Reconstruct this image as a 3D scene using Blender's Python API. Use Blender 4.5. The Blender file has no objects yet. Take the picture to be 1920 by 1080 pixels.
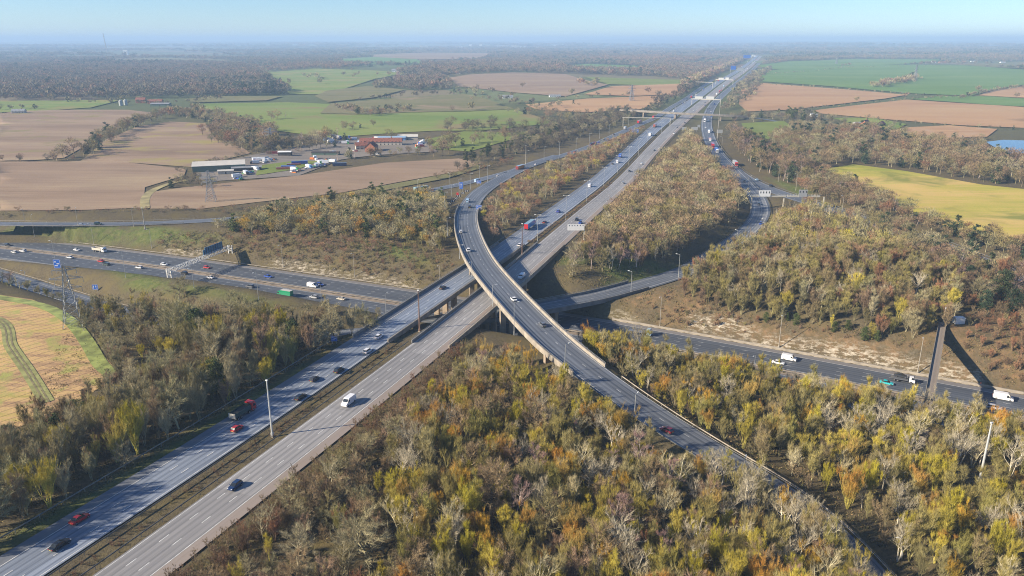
import bpy, math, random
import numpy as np
from mathutils import Vector, Matrix
from mathutils.geometry import delaunay_2d_cdt
R = random.Random(7); NR = np.random.RandomState(5)
S = bpy.context.scene; COL = S.collection

# ------------------------------------------------------------------ camera, world, sun, exposure
FPX = 1450.0; CAMZ = 105.0; PITCH = math.atan2(465, FPX)
cam = bpy.data.objects.new("camera", bpy.data.cameras.new("camera")); COL.objects.link(cam)
cam.location = (0, 0, CAMZ); cam.rotation_euler = (math.pi/2 - PITCH, 0, 0)
cam.data.sensor_width = 36; cam.data.lens = 36*FPX/1920; cam.data.clip_end = 90000; cam.data.clip_start = 1
S.camera = cam
SUN_EL = math.radians(26); SUN_DIR = Vector((-math.cos(SUN_EL)*math.cos(math.radians(17)), -math.cos(SUN_EL)*math.sin(math.radians(17)), math.sin(SUN_EL)))
w = bpy.data.worlds.new("World"); S.world = w; w.use_nodes = True
nt = w.node_tree; bg = nt.nodes["Background"]; sky = nt.nodes.new("ShaderNodeTexSky"); sky.sky_type = 'NISHITA'
sky.sun_disc = False; sky.sun_elevation = SUN_EL; sky.sun_rotation = math.atan2(SUN_DIR.x, SUN_DIR.y)
sky.air_density = 1.0; sky.dust_density = 0.15; sky.ozone_density = 6.5; sky.altitude = 1500
nt.links.new(sky.outputs[0], bg.inputs[0]); bg.inputs[1].default_value = 0.08
sun = bpy.data.objects.new("sun", bpy.data.lights.new("sun", 'SUN')); COL.objects.link(sun)
sun.data.energy = 5.0; sun.data.angle = math.radians(0.6); sun.data.color = (1, 0.87, 0.68)
sun.rotation_euler = SUN_DIR.to_track_quat('Z', 'Y').to_euler()
S.view_settings.view_transform = 'Standard'; S.view_settings.look = 'None'; S.view_settings.exposure = 0.98
S.view_settings.gamma = 1; S.view_settings.use_curve_mapping = False
S.render.engine = 'CYCLES'; S.cycles.max_bounces = 5; S.cycles.diffuse_bounces = 2; S.cycles.glossy_bounces = 2
S.cycles.transmission_bounces = 2; S.cycles.volume_bounces = 1; S.cycles.transparent_max_bounces = 8
S.cycles.use_denoising = True; S.cycles.denoising_prefilter = 'NONE'; S.cycles.pixel_filter_type = 'BLACKMAN_HARRIS'; S.cycles.filter_width = 1.05
HAZE = 0.00014

# ------------------------------------------------------------------ pixel -> world
def P(px, py, z=0.0):
    u = (px-960)/FPX; v = (py-540)/FPX
    dy = math.cos(PITCH)-v*math.sin(PITCH); dz = -math.sin(PITCH)-v*math.cos(PITCH)
    t = (z-CAMZ)/dz
    return (u*t, dy*t)
def depth_at(px, py, z=0.0):
    v = (py-540)/FPX; return (CAMZ-z)/(math.sin(PITCH)+v*math.cos(PITCH))

# ------------------------------------------------------------------ helpers
def tag(o, label=None, cat=None, group=None, kind=None):
    if label: o['label'] = label
    if cat: o['category'] = cat
    if group: o['group'] = group
    if kind: o['kind'] = kind
    return o
def empty(name, loc=(0,0,0), rz=0):
    o = bpy.data.objects.new(name, None); COL.objects.link(o); o.location = loc; o.rotation_euler = (0,0,rz); o.empty_display_size = .5
    return o
class MB:
    def __init__(s): s.v = []; s.f = []; s.uv = None
    def add(s, vs, fs):
        b = len(s.v); s.v += [tuple(p) for p in vs]; s.f += [tuple(i+b for i in f) for f in fs]; return s
    def box(s, x0, x1, y0, y1, z0, z1, rz=0, c=(0,0)):
        vs = [(x,y,z) for z in (z0,z1) for y in (y0,y1) for x in (x0,x1)]
        if rz or c != (0,0):
            ca, sa = math.cos(rz), math.sin(rz); vs = [(c[0]+x*ca-y*sa, c[1]+x*sa+y*ca, z) for x,y,z in vs]
        return s.add(vs, [(0,2,3,1),(4,5,7,6),(0,1,5,4),(2,6,7,3),(0,4,6,2),(1,3,7,5)])
    def tube(s, a, b, r0, r1=None, n=6, cap=True):
        r1 = r0 if r1 is None else r1; a = Vector(a); b = Vector(b); d = (b-a).normalized()
        u = d.orthogonal().normalized(); w_ = d.cross(u)
        vs = [a+(u*math.cos(2*math.pi*i/n)+w_*math.sin(2*math.pi*i/n))*r0 for i in range(n)]
        vs += [b+(u*math.cos(2*math.pi*i/n)+w_*math.sin(2*math.pi*i/n))*r1 for i in range(n)]
        fs = [(i,(i+1)%n,n+(i+1)%n,n+i) for i in range(n)]
        if cap: fs += [tuple(range(n-1,-1,-1)), tuple(range(n,2*n))]
        return s.add(vs, fs)
    def ext(s, prof, hw, taper=None):   # side profile (x,z) extruded across y
        n = len(prof); t = taper or (lambda z: 1)
        vs = [(x, -hw*t(z), z) for x,z in prof]+[(x, hw*t(z), z) for x,z in prof]
        fs = [tuple(range(n)), tuple(range(2*n-1,n-1,-1))]+[(i,n+i,n+(i+1)%n,(i+1)%n) for i in range(n)]
        return s.add(vs, fs)
    def loft(s, rings):
        n = len(rings[0]); vs = [p for r in rings for p in r]; fs = []
        for k in range(len(rings)-1):
            fs += [(k*n+i, k*n+(i+1)%n, (k+1)*n+(i+1)%n, (k+1)*n+i) for i in range(n)]
        fs += [tuple(range(n-1,-1,-1)), tuple(range((len(rings)-1)*n, len(rings)*n))]
        return s.add(vs, fs)
    def mesh(s, name, mat, smooth=False):
        me = bpy.data.meshes.new(name); me.from_pydata(s.v, [], s.f); me.materials.append(mat)
        if smooth:
            me.polygons.foreach_set('use_smooth', [True]*len(me.polygons))
        me.update(); return me
    def build(s, name, mat, parent=None, smooth=False, kind=None):
        o = bpy.data.objects.new(name, s.mesh(name, mat, smooth)); COL.objects.link(o)
        if parent: o.parent = parent
        if kind: o['kind'] = kind
        return o
def copy_tree(o, parent=None):
    c = o.copy(); COL.objects.link(c)
    if parent: c.parent = parent
    for ch in list(o.children): copy_tree(ch, c)
    return c

# ------------------------------------------------------------------ materials
def newmat(name):
    m = bpy.data.materials.new(name); m.use_nodes = True
    return m, m.node_tree, m.node_tree.nodes["Principled BSDF"]
_mc = {}
def paint(name, col, rough=.5, metal=0, var=.12, scale=3.0, spec=.5, coat=0, emit=0):
    k = name
    if k in _mc: return _mc[k]
    m, t, b = newmat(name); N = t.nodes; L = t.links
    tc = N.new("ShaderNodeTexCoord"); no = N.new("ShaderNodeTexNoise"); no.inputs["Scale"].default_value = scale; no.inputs["Detail"].default_value = 4
    L.new(tc.outputs["Object"], no.inputs["Vector"])
    mr = N.new("ShaderNodeMapRange"); mr.inputs[1].default_value = .3; mr.inputs[2].default_value = .7
    mr.inputs[3].default_value = 1-var; mr.inputs[4].default_value = 1+var*.5; L.new(no.outputs[0], mr.inputs[0])
    mx = N.new("ShaderNodeVectorMath"); mx.operation = 'SCALE'; mx.inputs[0].default_value = col[:3]; L.new(mr.outputs[0], mx.inputs['Scale'])
    L.new(mx.outputs[0], b.inputs["Base Color"]); b.inputs["Roughness"].default_value = rough; b.inputs["Metallic"].default_value = metal
    b.inputs["Specular IOR Level"].default_value = spec; b.inputs["Coat Weight"].default_value = coat
    if emit:
        b.inputs["Emission Color"].default_value = (*col[:3],1); b.inputs["Emission Strength"].default_value = emit
    _mc[k] = m; return m
def ramp(t, stops):
    r = t.nodes.new("ShaderNodeValToRGB"); e = r.color_ramp.elements
    while len(e) > 1: e.remove(e[-1])
    e[0].position = stops[0][0]; e[0].color = (*stops[0][1],1)
    for p_, c in stops[1:]:
        x = e.new(p_); x.color = (*c,1)
    return r
def noise(t, vec, scale, detail=5, rough=.55, dist=0):
    n = t.nodes.new("ShaderNodeTexNoise"); n.inputs["Scale"].default_value = scale; n.inputs["Detail"].default_value = detail
    n.inputs["Roughness"].default_value = rough; n.inputs["Distortion"].default_value = dist; t.links.new(vec, n.inputs["Vector"]); return n.outputs[0]
def mapping(t, vec, sc=(1,1,1), rot=(0,0,0)):
    m = t.nodes.new("ShaderNodeMapping"); m.inputs["Scale"].default_value = sc; m.inputs["Rotation"].default_value = rot
    t.links.new(vec, m.inputs["Vector"]); return m.outputs[0]
def mixc(t, fac, a, b, mode='MIX'):
    m = t.nodes.new("ShaderNodeMix"); m.data_type = 'RGBA'; m.blend_type = mode
    for s_, x in ((0,fac),(6,a),(7,b)):
        if hasattr(x, 'is_linked') or isinstance(x, bpy.types.NodeSocket): t.links.new(x, m.inputs[s_])
        elif isinstance(x, (tuple, list)): m.inputs[s_].default_value = (*x[:3],1)
        else: m.inputs[s_].default_value = x
    return m.outputs[2]
def mrange(t, x, a, b, c=0, d=1):
    m = t.nodes.new("ShaderNodeMapRange"); t.links.new(x, m.inputs[0])
    for i, vv in enumerate((a,b,c,d)): m.inputs[i+1].default_value = vv
    return m.outputs[0]
def mathn(t, op, a, b=None):
    m = t.nodes.new("ShaderNodeMath"); m.operation = op
    for i, x in enumerate((a,b)):
        if x is None: continue
        if isinstance(x, bpy.types.NodeSocket): t.links.new(x, m.inputs[i])
        else: m.inputs[i].default_value = x
    return m.outputs[0]
def bump(t, b, h, strength=.4, dist=.3):
    n = t.nodes.new("ShaderNodeBump"); n.inputs["Strength"].default_value = strength; n.inputs["Distance"].default_value = dist
    t.links.new(h, n.inputs["Height"]); t.links.new(n.outputs[0], b.inputs["Normal"])

# ------------------------------------------------------------------ roads as centre lines in world metres
def chaikin(p, it=2):
    p = np.array(p, float)
    for _ in range(it):
        q = [p[0]]
        for a, b in zip(p[:-1], p[1:]): q += [a*.75+b*.25, a*.25+b*.75]
        q.append(p[-1]); p = np.array(q)
    return p
def resample(p, step=4.0, smooth=3):
    p = chaikin(p, 3); d = np.r_[0, np.cumsum(np.linalg.norm(np.diff(p[:, :2], axis=0), axis=1))]
    n = max(3, int(d[-1]/step)); s = np.linspace(0, d[-1], n)
    q = np.stack([np.interp(s, d, p[:, k]) for k in range(p.shape[1])], 1)
    for _ in range(smooth): q[1:-1] = (q[:-2]+2*q[1:-1]+q[2:])/4
    return q
def tang(p):
    t = np.gradient(p[:, :2], axis=0); return t/np.maximum(np.linalg.norm(t, axis=1, keepdims=True), 1e-9)
def offs(p, o):     # + = to the left of travel
    t = tang(p); q = p.copy(); oo = o if np.ndim(o) else np.full(len(p), o)
    q[:, 0] += -t[:, 1]*oo; q[:, 1] += t[:, 0]*oo; return q
def pz(l):          # [(px,py,z)] -> world points
    return [(*P(x, y, z), z) for x, y, z in l]
ROADS = {}
def road(name, pts, width, step=4.0, lift=0.0, ground=None, smooth=3, B=28):
    p = resample(pts, step, smooth); p = np.c_[p[:, :3], np.full(len(p), 0.0)]
    wd = width if not callable(width) else np.array([width(q) for q in p])
    ROADS[name] = dict(p=p, w=np.full(len(p), float(wd)) if np.ndim(wd) == 0 else wd, lift=lift, B=B,
                       g=np.ones(len(p), bool) if ground is None else np.array([bool(ground(q)) for q in p]))
    return ROADS[name]
far_med = [P(x, y) for x, y in ((1147,340),(1205,279),(1243,242),(1282,210),(1322,180),(1353,155),(1387,135),(1407,120),(1420,108),(1430,98))]
medL = [(-118,80),(-96.6,133.4),(-71.5,193.2),(-45.3,262.5),(-22,325),(1,384),(40,500)]+[(x-3,y) for x, y in far_med[:3]]+[(x-2.5,y) for x, y in far_med[3:]]
medR = [(-109,80),(-86.1,133.4),(-62.5,193),(-36.4,260.9),(-14.6,321),(7,384),(45.5,500)]+[(x+3,y) for x, y in far_med[:3]]+[(x+2.5,y) for x, y in far_med[3:]]
z0 = lambda l: [(x, y, 0) for x, y in l]
wfar = lambda q: 14.4 + (0 if q[1] < 750 else min(4.5, (q[1]-750)/100))
bridge = lambda q: not (268 < q[1] < 402)
_l = resample(z0(medL), 4.0, 20); _r = resample(z0(medR), 4.0, 20)
road('m23_north', offs(_l, np.array([wfar(q)/2 for q in _l])), wfar, lift=.02, ground=bridge)
road('m23_south', offs(_r, -np.array([wfar(q)/2 for q in _r])), wfar, lift=.02, ground=bridge)
m25far = [(-640,560),(-500,525),(-329,483),(-201,435),(-141,409),(-46,367),(38,328),(104,291),(142,269),(180,248),(260,200),(400,110)]
_f = resample([(x, y, -14) for x, y in m25far], 4.0, 12)
road('m25_east', offs(_f, -9.3), 18.6)
road('m25_west', offs(_f, -33.0), 18.6)
flyR = pz([(1060,292,0),(1000,311,0.5),(955,335,1.5),(920,357,2.5),(902,378,3.5),(890,412,5.5),(917,480,7),(960,530,7),(1031,602,7),(1083,650,6),(1195,735,3.0),(1357,840,-2),(1572,960,-6)])
flyR += [(84,128,-8),(112,92,-10),(150,60,-12)]
_y = resample(flyR, 4.0, 6)
# right-hand edge is traced; the deck tapers to a narrow ramp once it is down on its embankment
wfly = np.clip(9.3+(_y[:,1]-165)*(3.7/80), 9.3, 13.0)
road('flyover', offs(_y, -wfly/2), lambda q: float(np.clip(9.3+(q[1]-165)*(3.7/80), 9.3, 13.0)), lift=.045, ground=lambda q: not (232 < q[1] < 480))
road('slip_west', [(-640,500,-4),(-319,470,-4),(-260,469,-4),(-220,473,-4),(-170,482,-3),(-120,510,-2),(-70,556,-1),(-33,595,0),(0,648,0),(29,706,0),(80,802,0),(116,899,0),(157,1003,0),(205,1120,0),(258,1290,0),(330,1500,0),(420,1790,0),(560,2230,0)], 10.5, lift=0.0)
_q = pz([(1440,118,0),(1427,140,0),(1405,160,0),(1375,180,0),(1342,200,0),(1331,225,0),(1334,250,-.5)])
road('slip_east', pz([(1424,118,0),(1407,135,0),(1378,158,0),(1352,180,0),(1333,200,0),(1324,225,0),(1326,250,-.5),(1340,283,-1),(1368,313,-1.5),(1402,338,-2),(1450,358,-2),(1520,380,-2.5)])+[(222,480,-3),(236,430,-3),(246,360,-4),(262,300,-6),(300,230,-8),(360,150,-10)], 14.0, lift=0.0)
road('ramp', pz([(1340,283,-1),(1372,318,-1.5),(1405,350,-2),(1425,378,-2.5),(1427,405,-3.5),(1400,437,-5),(1340,478,-6.5),(1285,510,-7),(1200,535,-7),(1120,557,-7),(1060,568,-7),(1010,578,-7)])+[(-20,308,-7.5),(-60,292,-8.5),(-100,292,-9.5),(-140,306,-10.5),(-190,336,-12),(-248,376,-13),(-310,416,-13.5),(-420,462,-14),(-560,510,-14)],
     12.5, lift=.03, ground=lambda q: not (-46 < q[0] < 40 and q[1] > 270 and q[1] < 375))
ob = pz([(1160,206,4),(1190,208,7),(1272,213,7),(1370,217,6),(1420,221,2),(1460,228,0)])
road('overbridge', ob, 8.0, lift=0, ground=lambda q: not (165 < q[0] < 335), B=40)

# ------------------------------------------------------------------ terrain height grid
def axis(a, b, st, far, k=1.075):
    xs = list(np.arange(a, b, st)); s = st; x = b
    while x < far: xs.append(x); s *= k; x += s
    xs.append(far); return xs
ys = axis(40, 720, 2.5, 40000, 1.03); xr = axis(0, 340, 2.5, 34000, 1.045)
XS = np.array([-x for x in xr[:0:-1]]+xr); YS = np.array(ys)
def fbm(x, y, sc, seed, octv=4):
    r = np.random.RandomState(seed); z = 0; a = 1; f = 1/sc; tot = 0
    for _ in range(octv):
        for _k in range(3):
            th = r.uniform(0, 6.28); ph = r.uniform(0, 6.28)
            z = z + a*np.sin((x*math.cos(th)+y*math.sin(th))*f*6.28*r.uniform(.8,1.25)+ph)/3
        tot += a; a *= .5; f *= 2.03
    return z/tot
def base_h(x, y):
    r = np.hypot(x, y); z = fbm(x, y, 140, 1)*1.6 - 1.0
    k = np.clip((r-600)/1500, 0, 1); z = z + k*fbm(x, y, 1500, 3)*9
    k2 = np.clip((r-5000)/9000, 0, 1); z = z + k2*(18+fbm(x, y, 9000, 9)*32)
    # the big cutting slopes: hill between the two western roads, knoll inside the eastern loop
    z = z + 5*np.exp(-(((x+70)/60)**2+((y-455)/32)**2)) + 5*np.exp(-(((x-165)/45)**2+((y-345)/40)**2))
    z = z - 5*np.exp(-(((x-75)/60)**2+((y-190)/60)**2))
    z = z + 1.5*np.exp(-(((x+190)/70)**2+((y-290)/70)**2))
    z = z - np.clip((-x-60)/2500,0,1)*4
    return z
GX, GY = np.meshgrid(XS, YS)
def build_height():
    X = GX.ravel(); Y = GY.ravel(); Z0 = base_h(X, Y)
    num = Z0*0.12; den = np.full(len(X), .12); near = np.full(len(X), 1e9)
    for nm, rd in ROADS.items():
        p = rd['p'][rd['g']]; hw = rd['w'][rd['g']]/2+1.6; B = rd['B']
        if not len(p): continue
        lo = p[:, :2].min(0)-B-30; hi = p[:, :2].max(0)+B+30
        sel = np.where((X > lo[0])&(X < hi[0])&(Y > lo[1])&(Y < hi[1]))[0]
        for c in range(0, len(sel), 20000):
            ii = sel[c:c+20000]
            d = np.hypot(X[ii,None]-p[None,:,0], Y[ii,None]-p[None,:,1])-hw[None]
            j = d.argmin(1); dm = np.maximum(d[np.arange(len(ii)), j], 0); zz = p[j, 2]-.3
            near[ii] = np.minimum(near[ii], dm)
            wt = np.where(dm < B, (1-dm/B)**2/(.012+dm*.9), 0)
            if nm.startswith('m25'): wt = wt*2.0
            num[ii] += wt*zz; den[ii] += wt
    Z = (num/den)
    return Z.reshape(GX.shape), near.reshape(GX.shape)
HZ, HD = build_height()
def gsamp(G, x, y):
    x = np.asarray(x, float); y = np.asarray(y, float)
    i = np.clip(np.searchsorted(XS, x)-1, 0, len(XS)-2); j = np.clip(np.searchsorted(YS, y)-1, 0, len(YS)-2)
    u = np.clip((x-XS[i])/(XS[i+1]-XS[i]), 0, 1); v = np.clip((y-YS[j])/(YS[j+1]-YS[j]), 0, 1)
    return (G[j,i]*(1-u)+G[j,i+1]*u)*(1-v)+(G[j+1,i]*(1-u)+G[j+1,i+1]*u)*v
def H(x, y): return gsamp(HZ, x, y)
def G(px, py):      # point of the ground seen at a pixel of the photograph's 1920 x 1080 frame
    z = 0.0
    for _ in range(14):
        x, y = P(px, py, z); z += (float(H(x, y))-z)*.6
    return (x, y, float(H(x, y)))
def roaddist(x, y): return gsamp(HD, x, y)
def pip(poly, x, y):
    poly = np.asarray(poly); inside = np.zeros(len(x), bool); n = len(poly)
    for i in range(n):
        x0, y0 = poly[i-1][:2]; x1, y1 = poly[i][:2]
        if y0 == y1: continue
        c = ((y0 > y) != (y1 > y)) & (x < (x1-x0)*(y-y0)/(y1-y0)+x0); inside ^= c
    return inside
def Wp(poly): return [G(a, b)[:2] for a, b in poly]

# terrain attributes: chalk scars, rust-brown scrub, mown verge grass
X = GX.ravel(); Y = GY.ravel()
def maskpoly(polys, soft=0):
    m = np.zeros(len(X))
    for p in polys:
        m[pip(Wp(p), X, Y)] = 1
    m = m.reshape(GX.shape)
    for _ in range(soft):
        m2 = m.copy(); m2[1:-1,1:-1] = (m[1:-1,1:-1]*2+m[:-2,1:-1]+m[2:,1:-1]+m[1:-1,:-2]+m[1:-1,2:])/6; m = m2
    return m.ravel()
chalk = maskpoly([[(300,462),(345,466),(385,470),(400,482),(350,480),(300,474)],
    [(505,487),(560,492),(640,508),(790,530),(780,542),(640,520),(505,500)],
    [(1440,632),(1530,638),(1600,648),(1720,674),(1730,700),(1640,690),(1440,654),(1400,647)],
    [(1730,672),(1800,688),(1850,702),(1850,722),(1730,704)], [(1140,588),(1180,585),(1200,610),(1150,600)],
    [(1290,590),(1380,600),(1440,640),(1300,620)]], 1)
rust = maskpoly([[(1150,560),(1290,530),(1400,600),(1720,640),(1800,600),(1920,600),(1920,740),(1720,690),(1400,640),(1240,612)],
    [(900,390),(1000,330),(950,440),(905,440)], [(1100,340),(1150,330),(1000,500)]], 3)
grass = maskpoly([[(0,1040),(240,905),(345,845),(560,705),(700,605),(640,640),(480,735),(240,885),(0,1010)],
    [(640,450),(760,460),(820,500),(700,470)], [(0,425),(300,425),(440,450),(250,460),(0,436)],
    [(1130,480),(1250,500),(1290,490),(1250,520),(1130,540)],[(150,500),(330,530),(560,580),(500,575),(250,545)],
    [(1050,480),(1150,490),(1050,500)], [(1430,330),(1530,360),(1500,370)]], 2)
me = bpy.data.meshes.new("ground"); nx, ny = len(XS), len(YS)
me.vertices.add(nx*ny); me.vertices.foreach_set('co', np.stack([X, Y, HZ.ravel()], 1).ravel().astype('f'))
ii = (np.arange(ny-1)[:,None]*nx+np.arange(nx-1)[None]).ravel()
q = np.stack([ii, ii+1, ii+1+nx, ii+nx], 1).ravel(); nf = len(ii)
me.loops.add(nf*4); me.loops.foreach_set('vertex_index', q.astype('i')); me.polygons.add(nf)
me.polygons.foreach_set('loop_start', np.arange(0, nf*4, 4, dtype='i')); me.polygons.foreach_set('loop_total', np.full(nf, 4, 'i'))
me.polygons.foreach_set('use_smooth', np.ones(nf, bool)); me.update(calc_edges=True)
for nm, arr in (('chalk', chalk), ('rust', rust), ('grass', grass)):
    a = me.attributes.new(nm, 'FLOAT', 'POINT'); a.data.foreach_set('value', arr.astype('f'))
def ground_mat():
    m, t, b = newmat("rough ground"); N = t.nodes; geo = N.new("ShaderNodeNewGeometry").outputs["Position"]
    def at(n):
        a = N.new("ShaderNodeAttribute"); a.attribute_name = n; return a.outputs["Fac"]
    n1 = noise(t, geo, .09, 6, .65); n2 = noise(t, geo, 1.1, 5, .7); n3 = noise(t, geo, .0016, 4, .6); n4 = noise(t, geo, .35, 5, .7)
    under = ramp(t, [(.25,(.06,.05,.03)),(.5,(.11,.09,.055)),(.75,(.15,.125,.075))]); t.links.new(n2, under.inputs[0])
    und2 = mixc(t, mrange(t, n1, .45, .62), under.outputs[0], (.13,.105,.05))
    rustc = ramp(t, [(.3,(.10,.08,.04)),(.5,(.17,.12,.065)),(.65,(.24,.15,.08)),(.8,(.17,.15,.07))]); t.links.new(n4, rustc.inputs[0])
    grc = ramp(t, [(.3,(.06,.08,.025)),(.5,(.11,.135,.04)),(.75,(.18,.17,.07))]); t.links.new(n4, grc.inputs[0])
    farc = ramp(t, [(.3,(.10,.12,.05)),(.45,(.16,.16,.07)),(.55,(.24,.19,.12)),(.65,(.12,.17,.06)),(.8,(.2,.15,.10))]); 
    v = N.new("ShaderNodeTexVoronoi"); v.inputs["Scale"].default_value = .0022; t.links.new(geo, v.inputs["Vector"])
    bw = N.new("ShaderNodeRGBToBW"); t.links.new(v.outputs["Color"], bw.inputs[0]); t.links.new(bw.outputs[0], farc.inputs[0])
    ln = N.new("ShaderNodeVectorMath"); ln.operation = 'LENGTH'; t.links.new(geo, ln.inputs[0])
    fk = mrange(t, ln.outputs["Value"], 900, 1500)
    c = mixc(t, fk, und2, farc.outputs[0])
    c = mixc(t, mathn(t, 'MULTIPLY', at('rust'), mrange(t, n1, .35, .55)), c, rustc.outputs[0])
    c = mixc(t, mathn(t, 'MULTIPLY', at('grass'), mrange(t, n1, .3, .5)), c, grc.outputs[0])
    ck = mathn(t, 'MULTIPLY', at('chalk'), mrange(t, noise(t, mapping(t, geo, (.25,.45,1.2)), 1.0, 7, .75), .49, .57))
    chc = ramp(t, [(.3,(.28,.23,.16)),(.6,(.56,.50,.40))]); t.links.new(n2, chc.inputs[0])
    c = mixc(t, ck, c, chc.outputs[0])
    t.links.new(c, b.inputs["Base Color"]); b.inputs["Roughness"].default_value = .95; b.inputs["Specular IOR Level"].default_value = .1
    bump(t, b, n2, .6, .5); return m
me.materials.append(ground_mat()); o = bpy.data.objects.new("ground", me); COL.objects.link(o); tag(o, kind='structure')

# ------------------------------------------------------------------ fields
def field_mat(name, stops, row=None, rot=0, big=.01, patch=None, pk=(.5,.62)):
    m, t, b = newmat(name); geo = t.nodes.new("ShaderNodeNewGeometry").outputs["Position"]
    n1 = noise(t, mapping(t, geo, (.35,1.6,1), (0,0,rot)), big, 6, .62, .6); n2 = noise(t, geo, .9, 4, .7)
    n3 = noise(t, mapping(t, geo, (.012, .5, 1), (0,0,rot)), 1.0, 3, .6)
    s = mathn(t, 'ADD', mathn(t, 'MULTIPLY', n1, .6), mathn(t, 'ADD', mathn(t, 'MULTIPLY', n2, .16), mathn(t, 'MULTIPLY', n3, .24)))
    r = ramp(t, stops); t.links.new(s, r.inputs[0]); c = r.outputs[0]
    if row:
        wv = t.nodes.new("ShaderNodeTexWave"); wv.inputs["Scale"].default_value = row; wv.inputs["Distortion"].default_value = 1.2
        wv.inputs["Detail"].default_value = 2; wv.inputs["Detail Scale"].default_value = .3; wv.bands_direction = 'Y'
        t.links.new(mapping(t, geo, (1,1,1), (0,0,rot)), wv.inputs["Vector"])
        c = mixc(t, mrange(t, wv.outputs[1], .93, 1.0, 0, .5), c, (.05,.045,.025))
    if patch: c = mixc(t, mrange(t, noise(t, geo, big*1.7, 5, .6, .5), pk[0]+.03, pk[1]+.04), c, patch)
    t.links.new(c, b.inputs["Base Color"]); b.inputs["Roughness"].default_value = .95; b.inputs["Specular IOR Level"].default_value = .1
    bump(t, b, n2, .5, .3); return m
BROWN = [(.36,(.21,.145,.095)),(.5,(.29,.205,.14)),(.62,(.36,.27,.17))]
TAN = [(.34,(.31,.18,.095)),(.5,(.42,.255,.135)),(.66,(.47,.32,.17))]
OLIVE = [(.3,(.13,.13,.05)),(.5,(.18,.17,.075)),(.7,(.25,.19,.105))]
GREEN = [(.34,(.12,.19,.04)),(.5,(.19,.24,.06)),(.66,(.27,.26,.09))]
DGREEN = [(.34,(.10,.18,.045)),(.5,(.13,.225,.06)),(.66,(.19,.26,.09))]
YEL = [(.36,(.26,.30,.045)),(.47,(.44,.37,.08)),(.56,(.56,.39,.14)),(.68,(.40,.38,.08))]
LAWN = [(.3,(.12,.17,.04)),(.5,(.17,.21,.05)),(.7,(.21,.23,.075))]
STUB = [(.34,(.27,.25,.07)),(.43,(.46,.35,.12)),(.50,(.54,.36,.17)),(.57,(.33,.21,.12)),(.66,(.50,.34,.16))]
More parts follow.
